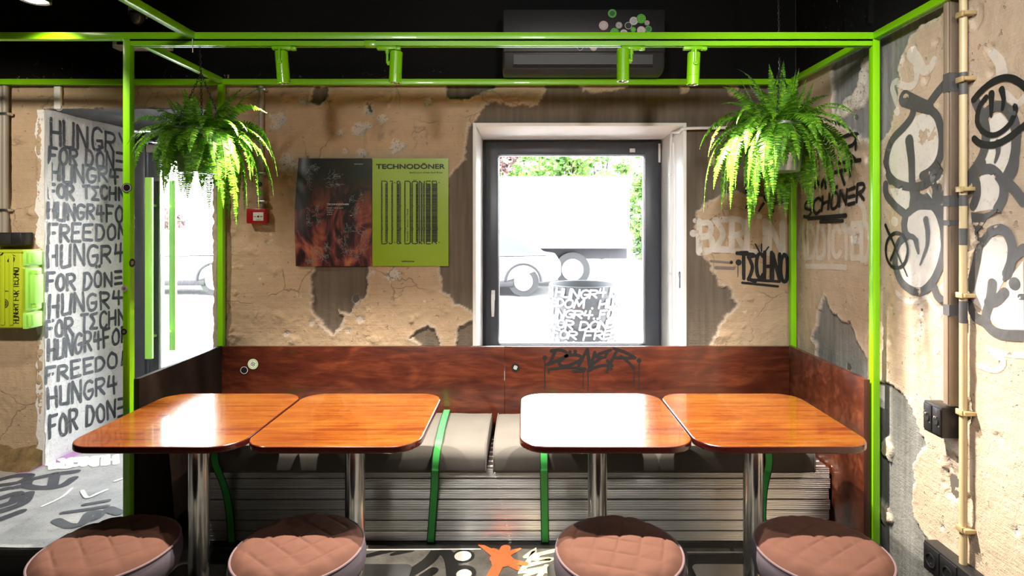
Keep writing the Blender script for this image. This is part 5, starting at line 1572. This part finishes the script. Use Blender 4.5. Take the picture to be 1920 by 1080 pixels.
sticker('round_sticker', 'white and green round sticker on the dark corner of the bench back', (X(474.5, YBB), YBB - .001, Z(682.5, YBB)), (0, -1, 0), .029, S_W, S_G, S_BK, tilt=-.5)
sticker('round_sticker', 'black round sticker beside the white one on the bench back', (X(458, YBB), YBB - .001, Z(694, YBB)), (0, -1, 0), .025, S_BK, S_GY, None)
sticker('round_sticker', 'black round sticker with white scribble left of the DÖNER lettering', (X(966.5, YBB), YBB - .001, Z(689, YBB)), (0, -1, 0), .024, S_BK, None, S_W, tilt=1.2)
sticker('round_sticker', 'white and black ring sticker over the corner of the door opening', (X(111.5, 3.315), 3.313, Z(201, 3.315)), (0, -1, 0), .022, S_W, S_BK, S_BK)

# left wall conduits
pl_ = thing('conduit', 'pale grey conduit on the left wall ending at a black box', 'conduit', (X(8, 3.3), 3.3, Z(436, 3.3)))
obj('pipe', MB().cyl((X(10, 3.30), 3.30, Z(436, 3.3)), (X(10, 3.30), 3.30, 2.364), .016, n=20), M['greyc'], pl_)
for py in (214, 394): obj('pipe_clip', clip_mb(X(10, 3.30), 3.30, Z(py, 3.3), .016), M['zinc'], pl_, smooth=30)
o = obj('conduit', MB().cyl((X(-2, 3.29), 3.305, Z(440, 3.3)), (X(-2, 3.29), 3.305, 2.364), .012, n=20), M['greyc'])
tag(o, 'thin grey conduit at the left edge, behind the thicker pale one', 'conduit')
o = obj('cable_trunking', MB().box(X(103, 3.31), X(115, 3.31), 3.301, 3.318, 2.232, 2.364, .003), M['winreveal'], smooth=30)
tag(o, 'short white vertical trunking above the corner of the door opening', 'trunking')
bx = thing('junction_box', 'small black box on the left wall right above the yellow-green case', 'box', (X(15, 3.25), 3.27, Z(462, 3.23)))
obj('housing', MB().box(X(-24, 3.23), X(38, 3.23), 3.235, 3.318, Z(460, 3.23), Z(436, 3.23), .005), M['black'], bx, smooth=30)
obj('lid', MB().box(X(-20, 3.23), X(20, 3.23), 3.231, 3.236, Z(458, 3.23), Z(438, 3.23), .003), M['blackmatt'], bx, smooth=30)

# yellow-green equipment case
cs = thing('equipment_case', 'yellow-green hard plastic case with lettering and light green latches on the left wall', 'case', (-3.1, 3.25, Z(618, 3.18)))
cz0, cz1 = Z(616, 3.18), Z(472, 3.18)
xr_ = X(40, 3.18)
shell = obj('shell', MB().box(-3.42, xr_, 3.18, 3.316, cz0, cz1, .012, 3), M['case'], cs, smooth=40)
for px in (6, 22): obj('rib', MB().box(X(px, 3.18) - .012, X(px, 3.18) + .012, 3.172, 3.182, cz0 + .02, cz1 - .02, .004), M['case'], shell, smooth=40)
obj('top_lip', MB().box(-3.42, xr_ + .004, 3.176, 3.316, cz1 - .006, cz1 + .010, .004), M['case'], shell, smooth=40)
def latch(za, zb):
    m_ = MB().box(xr_ - .004, xr_ + .018, 3.19, 3.30, za, zb, .005).box(xr_ + .014, xr_ + .030, 3.205, 3.285, za + .008, zb - .008, .004).box(xr_ + .026, xr_ + .034, 3.215, 3.262, za + .016, zb - .014, .003)
    return m_
for py0, py1 in ((499, 471), (618, 588)): obj('latch', latch(Z(py0, 3.18), Z(py1, 3.18)), M['green_light'], cs, smooth=40)
hd = MB().box(xr_, xr_ + .02, 3.20, 3.295, Z(584, 3.18), Z(504, 3.18), .006)
hd.box(xr_ + .016, xr_ + .042, 3.215, 3.28, Z(572, 3.18), Z(516, 3.18), .006).box(xr_ + .01, xr_ + .046, 3.225, 3.25, Z(580, 3.18), Z(571, 3.18), .003).box(xr_ + .01, xr_ + .046, 3.225, 3.25, Z(516, 3.18), Z(508, 3.18), .003)
obj('handle', hd, M['green_light'], cs, smooth=40)
PCs = Plane(lambda px, py: ((px - CX) * 3.18 / F, CH - (py - CY) * 3.18 / F), lambda a, b, o: (a, 3.1795 - o, b))
g = Paint(PCs)
class _V: pass
def vtext(s_, x0, x1, y0, y1, w):
    # lettering that runs upwards: x across the letters, y along the line
    p2 = Plane(lambda u, v: PCs.frompx(x0 + (x1 - x0) * v, y0 + (y1 - y0) * u), None)
    gg = Paint(p2); gg.text(s_, (0, 0, 1), (1, 0, 1), w, jit=.05); 
    o = len(g.ab); g.k += [o + i for i in gg.k]; g.ab += gg.ab; g.f += [tuple(i + o for i in f) for f in gg.f]
vtext('HUNGRY FOR TECHNO', 24, 35, 606, 502, .0042)
for pts, w in [([(15, 490), (20, 481), (27, 483), (26, 490), (18, 492), (15, 488)], .005), ([(24, 478), (29, 480)], .004), ([(0, 552), (6, 545), (3, 538), (8, 522)], .005), ([(2, 545), (16, 546)], .004), ([(0, 500), (6, 492), (0, 488)], .006), ([(0, 598), (8, 596), (3, 604), (10, 605)], .006), ([(4, 592), (6, 606)], .005), ([(-2, 470), (6, 474), (0, 480)], .008)]: g.px(pts, w)
for a in (8.5, 5.5): g.px([(7 + a * math.cos(t), 569 + a * math.sin(t)) for t in [k * math.pi / 8 for k in range(16)]], .0045, closed=True)
for dy in (-2, 0, 2): g.px([(3, 569 + dy), (11, 569 + dy)], .0025)
g.build('handwriting', M['ink'], shell, .0012)

# right wall pipes and boxes
cb = thing('conduit', 'beige plastic pipe running floor to ceiling down the right wall', 'conduit', (1.574, 2.035, .30))
YC1 = 1.576 * F / (1806 - CX)
obj('pipe', MB().cyl((1.576, YC1, .29), (1.576, YC1, CEIL - .005), .0125, n=24), M['beige'], cb)
for py in (28, 150, 355, 553, 772, 990):
    z = CH - (py - CY) * YC1 / F
    obj('pipe_clip', MB().box(1.560, 1.600, YC1 - .030, YC1 + .017, z - .007, z + .007, .002).box(1.556, 1.566, YC1 - .020, YC1 + .012, z - .010, z + .010, .002), M['gold'], cb, smooth=30)
YC2 = 1.577 * F / (1788 - CX)
tk = thing('cable_trunking', 'brown metal trunking on the right wall ending above the black audio box', 'trunking', (1.58, YC2, .89))
obj('channel', MB().box(1.556, 1.598, YC2 - .012, YC2 + .024, .89, CEIL - .005, .003), M['bronze'], tk, smooth=30)
obj('cover', MB().box(1.552, 1.5565, YC2 - .004, YC2 + .018, .892, CEIL - .005, .001), plain('pale_trunking_cover', (.36, .28, .22), .35, metal=.3), tk, smooth=30)
for nm, par, yc, zs in (('paint_splash', cb, YC1, ((2.02, 2.10), (1.62, 1.66), (1.48, 1.54), (1.20, 1.28))), ('paint_splash', tk, YC2, ((2.04, 2.11), (1.62, 1.66), (1.55, 1.57), (1.22, 1.26)))):
    for a, b in zs:
        if par is cb: mbx = MB().cyl((1.576, yc, a), (1.576, yc, b), .0128, n=24, caps=False)
        else: mbx = MB().box(1.5515, 1.5985, yc - .0125, yc + .0185, a, b)
        obj(nm, mbx, M['spray_grey'], par)
ya, yb = 2.075, 2.168
zc0, zc1 = CH - (818 - CY) * 2.1 / F, CH - (760 - CY) * 2.1 / F
au = thing('audio_wall_box', 'black wall box with two silver audio sockets on the right wall', 'socket box', (1.57, 2.12, zc0))
obj('housing', MB().box(1.53, 1.598, ya, yb, zc0, zc1, .004), M['black'], au, smooth=30)
for y in (2.145, 2.098):
    pln = obj('socket_plate', MB().box(1.526, 1.531, y - .021, y + .021, zc0 + .008, zc1 - .008, .003), M['black'], au, smooth=30)
    sk_ = MB().cyl((1.528, y, (zc0 + zc1) / 2), (1.522, y, (zc0 + zc1) / 2), .013, n=24)
    obj('audio_socket', sk_, M['blackmatt'], pln)
    obj('latch_tab', MB().box(1.518, 1.527, y - .005, y + .005, (zc0 + zc1) / 2 + .008, (zc0 + zc1) / 2 + .018, .002), M['chrome'], pln)
    for dz in (-.016, .02): obj('screw', MB().cyl((1.5265, y - .014 if dz < 0 else y + .014, (zc0 + zc1) / 2 + dz), (1.525, y - .014 if dz < 0 else y + .014, (zc0 + zc1) / 2 + dz), .0025, n=10), M['chrome'], pln)
po = thing('power_socket_box', 'black double power socket box low on the right wall', 'power socket', (1.57, 2.08, .22))
zs0, zs1 = .225, .335
obj('housing', MB().box(1.545, 1.598, 1.93, 2.19, zs0, zs1, .004), M['black'], po, smooth=30)
for y in (2.145, 2.06):
    pl2 = obj('socket_plate', MB().box(1.540, 1.546, y - .040, y + .040, zs0 + .006, zs1 - .006, .003), M['black'], po, smooth=30)
    rg = MB().lathe([(.026, 0), (.026, .004), (.022, .004), (.020, -.012), (.0001, -.012)], n=32)
    rot = Matrix.Translation((1.540, y, (zs0 + zs1) / 2)) @ Matrix.Rotation(-math.pi / 2, 4, 'Y')
    rg.v = [tuple(rot @ Vector(v)) for v in rg.v]
    obj('socket_ring', rg, M['blackmatt'], pl2)
    for dz in (-.017, .017): obj('earth_contact', MB().box(1.5375, 1.5395, y - .004, y + .004, (zs0 + zs1) / 2 + dz - .004, (zs0 + zs1) / 2 + dz + .004), M['chrome'], pl2)

# white conduit in the window reveal, with the cable along the wall, and key on a hook
wc = thing('conduit', 'white conduit down the right side of the window reveal', 'conduit', (WX1 - .012, 3.6, .9))
xw = WX1 - .012
ywc = xw * F / (1258 - CX)
obj('pipe', MB().tube([(xw, ywc, .75), (xw, ywc, 1.4), (xw, ywc, Z(262, ywc)), (xw - .0, ywc - .03, Z(250, ywc) - .0), (xw, 3.36, WZ1 - .03), (xw + .004, 3.32, WZ1 - .02), (WX1 + .02, 3.302, WZ1 - .016), (WX1 + .25, 3.302, WZ1 - .012)], .0085, 12), M['winreveal'], wc)
obj('pipe', MB().cyl((xw + .002, ywc - .05, .75), (xw + .002, ywc - .05, Z(270, ywc)), .006, n=12), M['winreveal'], wc)
for z in (1.25, 1.87): obj('pipe_clip', MB().box(xw - .012, WX1, ywc - .014, ywc + .014, z - .008, z + .008, .002), M['white'], wc, smooth=30)
ky = thing('key', 'small key hanging on the right window reveal', 'key', (WX1 - .004, 3.40, Z(540, 3.4)))
yk = .923 * F / (1273 - CX)
obj('key_ring', MB().tube([(WX1 - .004, yk + .012 * math.cos(t), Z(515, yk) + .018 * math.sin(t)) for t in [k * math.pi / 9 for k in range(18)]], .0022, 6, closed=True), M['iron'], ky)
obj('key_blade', MB().box(WX1 - .005, WX1 - .002, yk - .006, yk + .006, Z(540, yk), Z(520, yk) , .001), M['iron'], ky)

# ------------------------------------------------------------------ upper wall: air conditioner with stickers, emergency light, camera, spotlight
ac = thing('air_conditioner', 'black split air conditioner on the black wall above the window', 'air conditioner', (X(1094, 3.12), 3.2, 2.405))
ax0, ax1 = X(942, 3.12), X(1247, 3.12)
sec = [(3.33, 2.405), (3.22, 2.400), (3.17, 2.402), (3.125, 2.415), (3.112, 2.445), (3.108, 2.49), (3.105, 2.56), (3.112, 2.70), (3.13, 2.745), (3.17, 2.765), (3.33, 2.768)]
loops = []
for i, (x, s_) in enumerate(((ax0, .93), (ax0 + .006, .975), (ax0 + .016, 1.0), (ax1 - .016, 1.0), (ax1 - .006, .975), (ax1, .93))):
    loops.append([(x, 3.33 - (3.33 - y) * s_, 2.585 + (z - 2.585) * (1 - (1 - s_) * .4)) for y, z in sec])
obj('body', MB().loft(loops), M['ac'], ac, smooth=35)
obj('front_panel', MB().box(ax0 + .006, ax1 - .006, 3.098, 3.108, 2.502, 2.735, .004), plain('ac_front', (.012, .0125, .014), .45), ac, smooth=30)
fx0, fx1 = X(963, 3.11), X(1223, 3.11)
obj('air_flap', MB().loft([[(x, 3.112, 2.432), (x, 3.100, 2.434), (x, 3.097, 2.488), (x, 3.106, 2.492)] for x in (fx0, fx1)]), M['ac'], ac, smooth=30)
obj('outlet_slot', MB().box(fx0 - .004, fx1 + .004, 3.103, 3.13, 2.424, 2.4315), M['blackmatt'], ac)
st_spec = [(1190, 122, 40, S_DG, S_G, S_BK, 'dark green round sticker, topmost of the cluster on the air conditioner'), (1112, 230, 42, S_GY, S_PK, S_W, 'grey and pink round sticker, leftmost of the cluster on the air conditioner'), (1250, 228, 29, S_W, S_BK, S_BK, 'small white sticker with black ring beside the all-black sticker on the air conditioner'),
    (1335, 232, 38, S_BK, S_GY, None, 'all-black round sticker in the middle of the cluster on the air conditioner'), (1383, 190, 38, S_GY, S_W, None, 'silver grey sticker touching the bright green one on the air conditioner'), (1450, 170, 42, S_G, S_DG, S_DG, 'bright green round sticker at the upper right of the cluster on the air conditioner'),
    (1503, 208, 23, S_W, S_BK, S_BK, 'tiny black and white sticker, rightmost small one on the air conditioner'), (1515, 264, 32, S_DG, S_G, None, 'dark green round sticker, rightmost of the cluster on the air conditioner'), (1450, 276, 38, S_W, S_PK, S_GY, 'white and pink round sticker just above the beam on the air conditioner'),
    (1378, 268, 24, S_G, S_DG, None, 'small green sticker below the all-black sticker on the air conditioner'), (1210, 292, 38, S_G, S_DG, S_DG, 'green round sticker half hidden by the beam on the air conditioner'), (1293, 300, 34, S_GY, S_W, None, 'grey round sticker half hidden by the beam, between two green ones')]
rnd = random.Random(2)
for k, (sx_, sy_, r_, b_, ri, fa, lb) in enumerate(st_spec):
    sticker('round_sticker', lb, (X(900 + sx_ / 4.8, 3.097), 3.0975 - .0012 - k * .00025, Z(sy_ / 4.8, 3.097)), (0, -1, 0), r_ / 4.8 * 3.097 / F, b_, ri, fa, tilt=rnd.uniform(-1, 1), group='stickers on the air conditioner')
sticker('round_sticker', 'black and white sticker peeping out under the beam on the air conditioner', (X(900 + 900 / 4.8, 3.097), 3.0962, Z(430 / 4.8, 3.097)), (0, -1, 0), .018, S_BK, S_W, None, group='stickers on the air conditioner')
sticker('round_sticker', 'white and pink sticker peeping out under the beam on the air conditioner', (X(900 + 1022 / 4.8, 3.097), 3.0962, Z(425 / 4.8, 3.097)), (0, -1, 0), .020, S_W, S_PK, None, group='stickers on the air conditioner')

el = thing('emergency_light', 'white emergency light box on the black wall behind the front beam', 'emergency light', (X(262, 3.27), 3.29, 2.57))
obj('housing', MB().box(X(210, 3.26), X(313, 3.26), 3.26, 3.325, Z(90, 3.26), Z(60, 3.26), .005), M['white'], el, smooth=30)
obj('diffuser', MB().box(X(214, 3.26), X(309, 3.26), 3.245, 3.262, Z(84, 3.25), Z(62, 3.25), .006), plain('frosted_diffuser', (.62, .63, .65), .3), el, smooth=30)
obj('label_mark', MB().box(X(218, 3.24), X(231, 3.24), 3.2438, 3.2455, Z(83, 3.24), Z(76, 3.24)), M['ink'], el)
dc = thing('dome_camera', 'small dark dome camera below a white bracket on the black wall', 'camera', (X(258, 3.25), 3.28, 2.70))
obj('bracket', MB().box(X(245, 3.28), X(267, 3.28), 3.255, 3.33, Z(29, 3.27), Z(13, 3.27), .004), M['white'], dc, smooth=30)
xd, zd = X(261, 3.27), Z(33, 3.27)
obj('dome', MB().lathe([(.040, .012), (.040, 0), (.036, -.02), (.026, -.038), (.012, -.048), (.0005, -.05)], (xd, 3.255, zd), 32), plain('dark_dome', (.05, .05, .055), .12, coat=.5), dc)
obj('collar', MB().lathe([(.0005, .022), (.044, .022), (.044, .006), (.040, .004)], (xd, 3.255, zd), 32), M['black'], dc)

yl = 2.35
cl_ = thing('ceiling_spotlight', 'lit ceiling spotlight at the upper left corner', 'spotlight', (X(66, yl), yl, 2.45))
xl, zl = X(64, yl), Z(2, yl)
obj('body', MB().lathe([(.0005, .16), (.055, .16), (.058, .155), (.058, .002), (.055, 0), (.050, .0), (.048, .014), (.0005, .016)], (xl, yl, zl), 40), M['blackmatt'], cl_)
obj('lens', MB().lathe([(.0005, -.001), (.030, .0), (.0485, .008), (.0005, .013)], (xl, yl, zl), 32), M['emit'], cl_)
obj('stem', MB().cyl((xl, yl, zl + .158), (xl, yl, CEIL - .001), .010, n=12), M['blackmatt'], cl_)
lamp('lamp', 'SPOT', (xl, yl, zl - .02), (xl - .3, 3.0, 0), 60, WARM, .03, 110, .7, cl_, ORG[cl_])

# ------------------------------------------------------------------ outside
struct('pavement', MB().box(-14, 10, YO, 8.0, -.1, .13, .0), M['paving'])
struct('road', MB().box(-40, 40, 8.0, 17.6, -.2, 0.0), M['asphalt'])
struct('far_pavement', MB().box(-40, 40, 17.6, 40, -.2, .12), M['paving'])
struct('kerb', MB().box(-40, 40, 17.3, 17.6, -.1, .16, .01), plain('kerb_stone', (.3, .3, .3), .8, var=.1))

# drum planter
dm = thing('painted_drum', 'dark grey metal drum covered in white hand lettering on the pavement outside', 'drum', (X(1093, 5.0), 5.0, .13))
dxc, dyc, dr = X(1093, 5.0), 5.0, .292
dz1 = 1.035
obj('body', MB().lathe([(.001, .012), (dr - .006, .012), (dr, .0), (dr + .004, .006), (dr, .012), (dr, .29), (dr + .008, .30), (dr, .31), (dr, .58), (dr + .008, .59), (dr, .60), (dr, dz1 - .14), (dr + .006, dz1 - .132), (dr + .003, dz1 - .126), (dr - .004, dz1 - .128), (dr - .004, .60), (dr - .004, .04), (.001, .03)], (dxc, dyc, .13), 64), plain('drum_paint', (.10, .105, .115), .5, var=.1), dm)
PDm = Plane(lambda u, v: (u, v), lambda a, b, o: (dxc + (dr + .009 + o) * math.sin(a / dr), dyc - (dr + .009 + o) * math.cos(a / dr), b))
g = Paint(PDm)
rows = ['FREEDOM HUNGR4 FOR DÖNER', 'FOR FREEDOM . HUNGR4 FOR', 'DÖNER HUNGR4 FOR TECHNO', 'HUNGR4 FOR DÖNER HUNGR4', 'HUNGR4 FOR FREEDOM FOR', 'TECHNO HUNGR4 FOR DÖNER', 'FREEDOM HUNGR4 FOR TECHNO', 'HUNGR4 FOR DÖNER FREEDOM']
for i, s_ in enumerate(rows):
    zt = dz1 - .022 - i * .088
    g.text(s_, (-.86, zt, zt - .066), (.86, zt + .008, zt - .058), .0165, jit=.05, gap=.22, slant=.2)
g.build('lettering', plain('white_drum_paint', (.8, .8, .8), .6), [c for c in dm.children][0], .0005)

# fence
fx0_, fx1_, fy = -16.0, 9.0, 18.4
fn = thing('iron_fence', 'ornate dark iron fence on a low stone wall across the street', 'fence', (-3, fy, .12))
obj('plinth', MB().box(fx0_, fx1_, fy - .15, fy + .15, .12, .42, .01), plain('fence_plinth', (.35, .35, .34), .8, var=.15), fn, smooth=30)
rl = MB()
for z in (.58, 1.92, 1.72): rl.box(fx0_, fx1_, fy - .012, fy + .012, z - .014, z + .014)
n = int((fx1_ - fx0_) / .2)
for i in range(n + 1):
    x = fx0_ + i * .2
    rl.cyl((x, fy, .42), (x, fy, 2.08), .009, n=6).cyl((x, fy, 2.08), (x, fy, 2.2), .02, .001, 6)
    for zc, rr_ in ((1.82, .05), (.50, .05), (.78, .09), (.98, .08)):
        rl.tube([(x + .1 + rr_ * math.cos(t), fy, zc + rr_ * math.sin(t)) for t in [k * math.pi / 5 for k in range(10)]], .007, 4, closed=True)
obj('railing', rl, M['iron'], fn)

# trees and shrubs
def tree(x, y, h, cr, mat, label, cat, seed, nleaf=2600, z0=.12, low=.25, group='trees across the street'):
    rnd = random.Random(seed)
    t = thing('street_tree' if cat == 'tree' else 'shrub', label, cat, (x, y, z0), group)
    tk_ = MB()
    tk_.tube([(x, y, z0), (x + rnd.uniform(-.1, .1), y, z0 + h * .4), (x + rnd.uniform(-.3, .3), y, z0 + h * .8)], [.11 * h / 5, .08 * h / 5, .03], 8)
    cl = []
    for k in range(26):
        a = rnd.uniform(0, 2 * math.pi); r_ = cr * math.sqrt(rnd.random()) * .85; zz = z0 + h * rnd.uniform(low, .93)
        c = Vector((x + r_ * math.cos(a), y + r_ * math.sin(a) * .8, zz)); cl.append((c, cr * rnd.uniform(.22, .42)))
        if k % 3 == 0: tk_.tube([(x, y, z0 + h * low * .9 + .3 * rnd.random()), tuple((c + Vector((x, y, zz))) / 2), tuple(c)], [.035, .025, .01], 5)
    obj('trunk', tk_, M['bark'], t)
    lf_ = MB()
    for i in range(nleaf):
        c, r_ = rnd.choice(cl)
        d = Vector((rnd.gauss(0, 1), rnd.gauss(0, 1), rnd.gauss(0, 1))).normalized() * r_ * rnd.random() ** .4
        p = c + d
        u = Vector((rnd.gauss(0, 1), rnd.gauss(0, 1), rnd.gauss(0, .6))).normalized(); w = u.orthogonal().normalized()
        s_ = rnd.uniform(.08, .16)
        lf_.add([p - u * s_, p + w * s_ * .5, p + u * s_, p - w * s_ * .5], [(0, 1, 2, 3)])
    obj('foliage', lf_, mat, t, smooth=0)
    return t
tree(-1.6, 20.4, 4.6, 1.5, M['redtree'], 'reddish leaved tree above the left end of the white truck', 'tree', 1, 6000)
tree(1.6, 20.6, 4.8, 1.7, M['tree'], 'pale green tree above the middle of the white truck', 'tree', 2, 6000)
tree(5.1, 20.4, 4.7, 1.4, M['tree'], 'bright green tree beyond the rear end of the truck, seen through the window', 'tree', 3, 6000, low=.12)
tree(8.2, 21.5, 5.0, 1.9, M['tree'], 'green tree at the far right behind the fence', 'tree', 4, 2600)
tree(-4.9, 21.5, 4.6, 1.7, M['tree'], 'green tree left of the reddish tree across the street', 'tree', 5, 2600)
tree(-12.8, 20.0, 2.0, .8, M['redtree'], 'pinkish shrub behind the fence seen through the glass door', 'shrub', 6, 900, low=.3, group='shrubs across the street')

tree(-.1, 24.0, 5.4, 1.5, M['tree'], 'taller green tree in the second row behind the white truck', 'tree', 7, 5000)
tree(3.3, 24.2, 5.4, 1.6, M['tree'], 'green tree in the second row beyond the rear of the truck', 'tree', 8, 5000)
tree(-3.3, 24.2, 5.4, 1.5, M['redtree'], 'reddish tree in the second row at the left edge of the window view', 'tree', 9, 5000)
tree(6.8, 24.4, 5.4, 1.6, M['tree'], 'green tree in the second row at the right edge of the window view', 'tree', 10, 4000)

# truck
tk1 = thing('box_truck', 'white box truck standing on the street outside the window', 'truck', (-.6, 15.2, 0))
xe = 2.62
bxz0, bxz1 = .98, 2.78
body = obj('cargo_box', MB().box(-3.9, xe, 14.1, 16.3, bxz0, bxz1, .03, 2), M['truckwhite'], tk1, smooth=30)
sm_ = MB()
for x in np.linspace(-3.6, xe - .3, 9): sm_.box(x - .02, x + .02, 14.085, 14.10, bxz0 + .05, bxz1 - .05)
sm_.box(-3.9, xe, 14.08, 14.10, bxz0, bxz0 + .10).box(-3.9, xe, 14.08, 14.10, bxz1 - .08, bxz1)
obj('panel_trim', sm_, plain('truck_trim', (.16, .165, .17), .5), body)
obj('chassis', MB().box(-4.2, xe, 14.5, 15.9, .70, .97).box(-2.0, .3, 14.35, 14.5, .45, .9, .02), M['iron'], tk1)
cabp = [(-4.05, .55), (-4.05, 2.45), (-4.6, 2.5), (-5.3, 1.75), (-5.75, 1.35), (-5.8, .55)]
cabo = obj('cab', MB().loft([[(x, y, z) for x, z in cabp] for y in (14.2, 16.2)]), M['truckwhite'], tk1, smooth=20)
obj('side_window', MB().loft([[(x, y, z) for x, z in ((-4.25, 1.55), (-4.25, 2.3), (-4.6, 2.32), (-5.15, 1.62))] for y in (14.185, 14.21)]), M['carglass'], cabo)
def wheel(x, y0, y1, r, parent, zc=None):
    w = obj('wheel', MB().cyl((x, y0, zc or r), (x, y1, zc or r), r, n=32), M['tyre'], parent)
    s_ = -1 if y0 < y1 else 1
    obj('rim', MB().cyl((x, y0 - .012, zc or r), (x, y0 + .03, zc or r), r * .62, n=24).cyl((x, y0 - .02, zc or r), (x, y0, zc or r), r * .18, n=16), plain('alloy', (.45, .45, .47), .35, metal=.6), w)
for x in (-4.9, 1.2):
    wheel(x, 14.2, 14.5, .44, tk1); wheel(x, 15.9, 16.2, .44, tk1)

# cars
def car(x, y, label):
    c = thing('car', label, 'car', (x, y, 0), 'cars on the street')
    st_ = [(-2.15, .70, .38, .62), (-2.1, .80, .30, .74), (-1.7, .86, .24, .84), (-1.0, .88, .22, .90), (0, .89, .22, .92), (1.0, .88, .22, .92), (1.7, .86, .24, .95), (2.05, .80, .30, .90), (2.15, .70, .42, .75)]
    loops = []
    for dx, hw, z0, z1 in st_:
        L = []
        for t in range(20):
            a = 2 * math.pi * t / 20; ca, sa = math.cos(a), math.sin(a)
            ex = .45
            L.append((x + dx, y + hw * math.copysign(abs(ca) ** ex, ca), (z0 + z1) / 2 + (z1 - z0) / 2 * math.copysign(abs(sa) ** ex, sa)))
        loops.append(L)
    b = obj('body', MB().loft(loops), M['carpaint'], c, smooth=50)
    prof = [(-1.05, .86), (-.35, 1.36), (.0, 1.44), (.7, 1.43), (1.25, 1.30), (1.85, .90)]
    lp = []
    for s_, yy in ((.9, -.80), (1.0, -.72), (1, .72), (.9, .80)):
        lp.append([(x + dx, y + yy * (1 - (z - .86) * .28), .86 + (z - .86) * (s_ if z > .9 else 1)) for dx, z in prof])
    obj('roof', MB().loft(lp), M['carpaint'], c, smooth=30)
    gl = MB()
    for sg in (-1, 1):
        for q in ([(-.85, .93), (-.30, 1.31), (.22, 1.36), (.22, .93)], [(.30, .93), (.30, 1.36), (.72, 1.36), (1.2, 1.24), (1.5, .95)]):
            gl.loft([[(x + dx, y + sg * (.80 * (1 - (z - .86) * .28) + o_), z) for dx, z in q] for o_ in (.0, .008)])
    obj('side_windows', gl, M['carglass'], c)
    obj('sill_trim', MB().box(x - 1.1, x + 1.1, y - .885, y - .86, .22, .33, .01), M['tyre'], c)
    for dx in (-1.32, 1.32):
        wheel(x + dx, y - .86, y - .64, .33, c); wheel(x + dx, y + .86, y + .64, .33, c)
        ar = [(x + dx + .39 * math.cos(t), y - .875, .33 + .39 * math.sin(t)) for t in [k * math.pi / 12 for k in range(13)]]
        obj('wheel_arch', MB().tube(ar, .03, 6), M['tyre'], c)
    obj('headlight', MB().box(x - 2.12, x - 1.9, y - .74, y - .5, .60, .72, .03), plain('lamp_glass', (.7, .7, .72), .1), c)
    return c
c1 = car(-8.2, 13.4, 'silver car on the street seen through the glass door')
copy_tree(c1, (-1.35, 13.2, 0), 'silver car on the street seen through the window, in front of the truck')

# opening hours printed on the door glass, read from outside
for i, (a, b) in enumerate((('SUN-THU', ''), ('12:00-23:00', ''), ('FRI-SAT', ''), ('12:00-00:00', ''))):
    z = Z(501 + i * 9.5, YD)
    text_obj(a, 'printed_text', plain('white_vinyl', (.85, .85, .85), .5) if i == 0 else bpy.data.materials['white_vinyl'], leaf, at(X(408, YD), YD + .0415, z, mirror=True), .034, sx=1.1, align='CENTER', bold=.0006)
for o in list(bpy.data.objects):
    if o.type == 'MESH' and o.parent is None and 'kind' not in o and 'label' not in o: print('UNLABELLED', o.name)
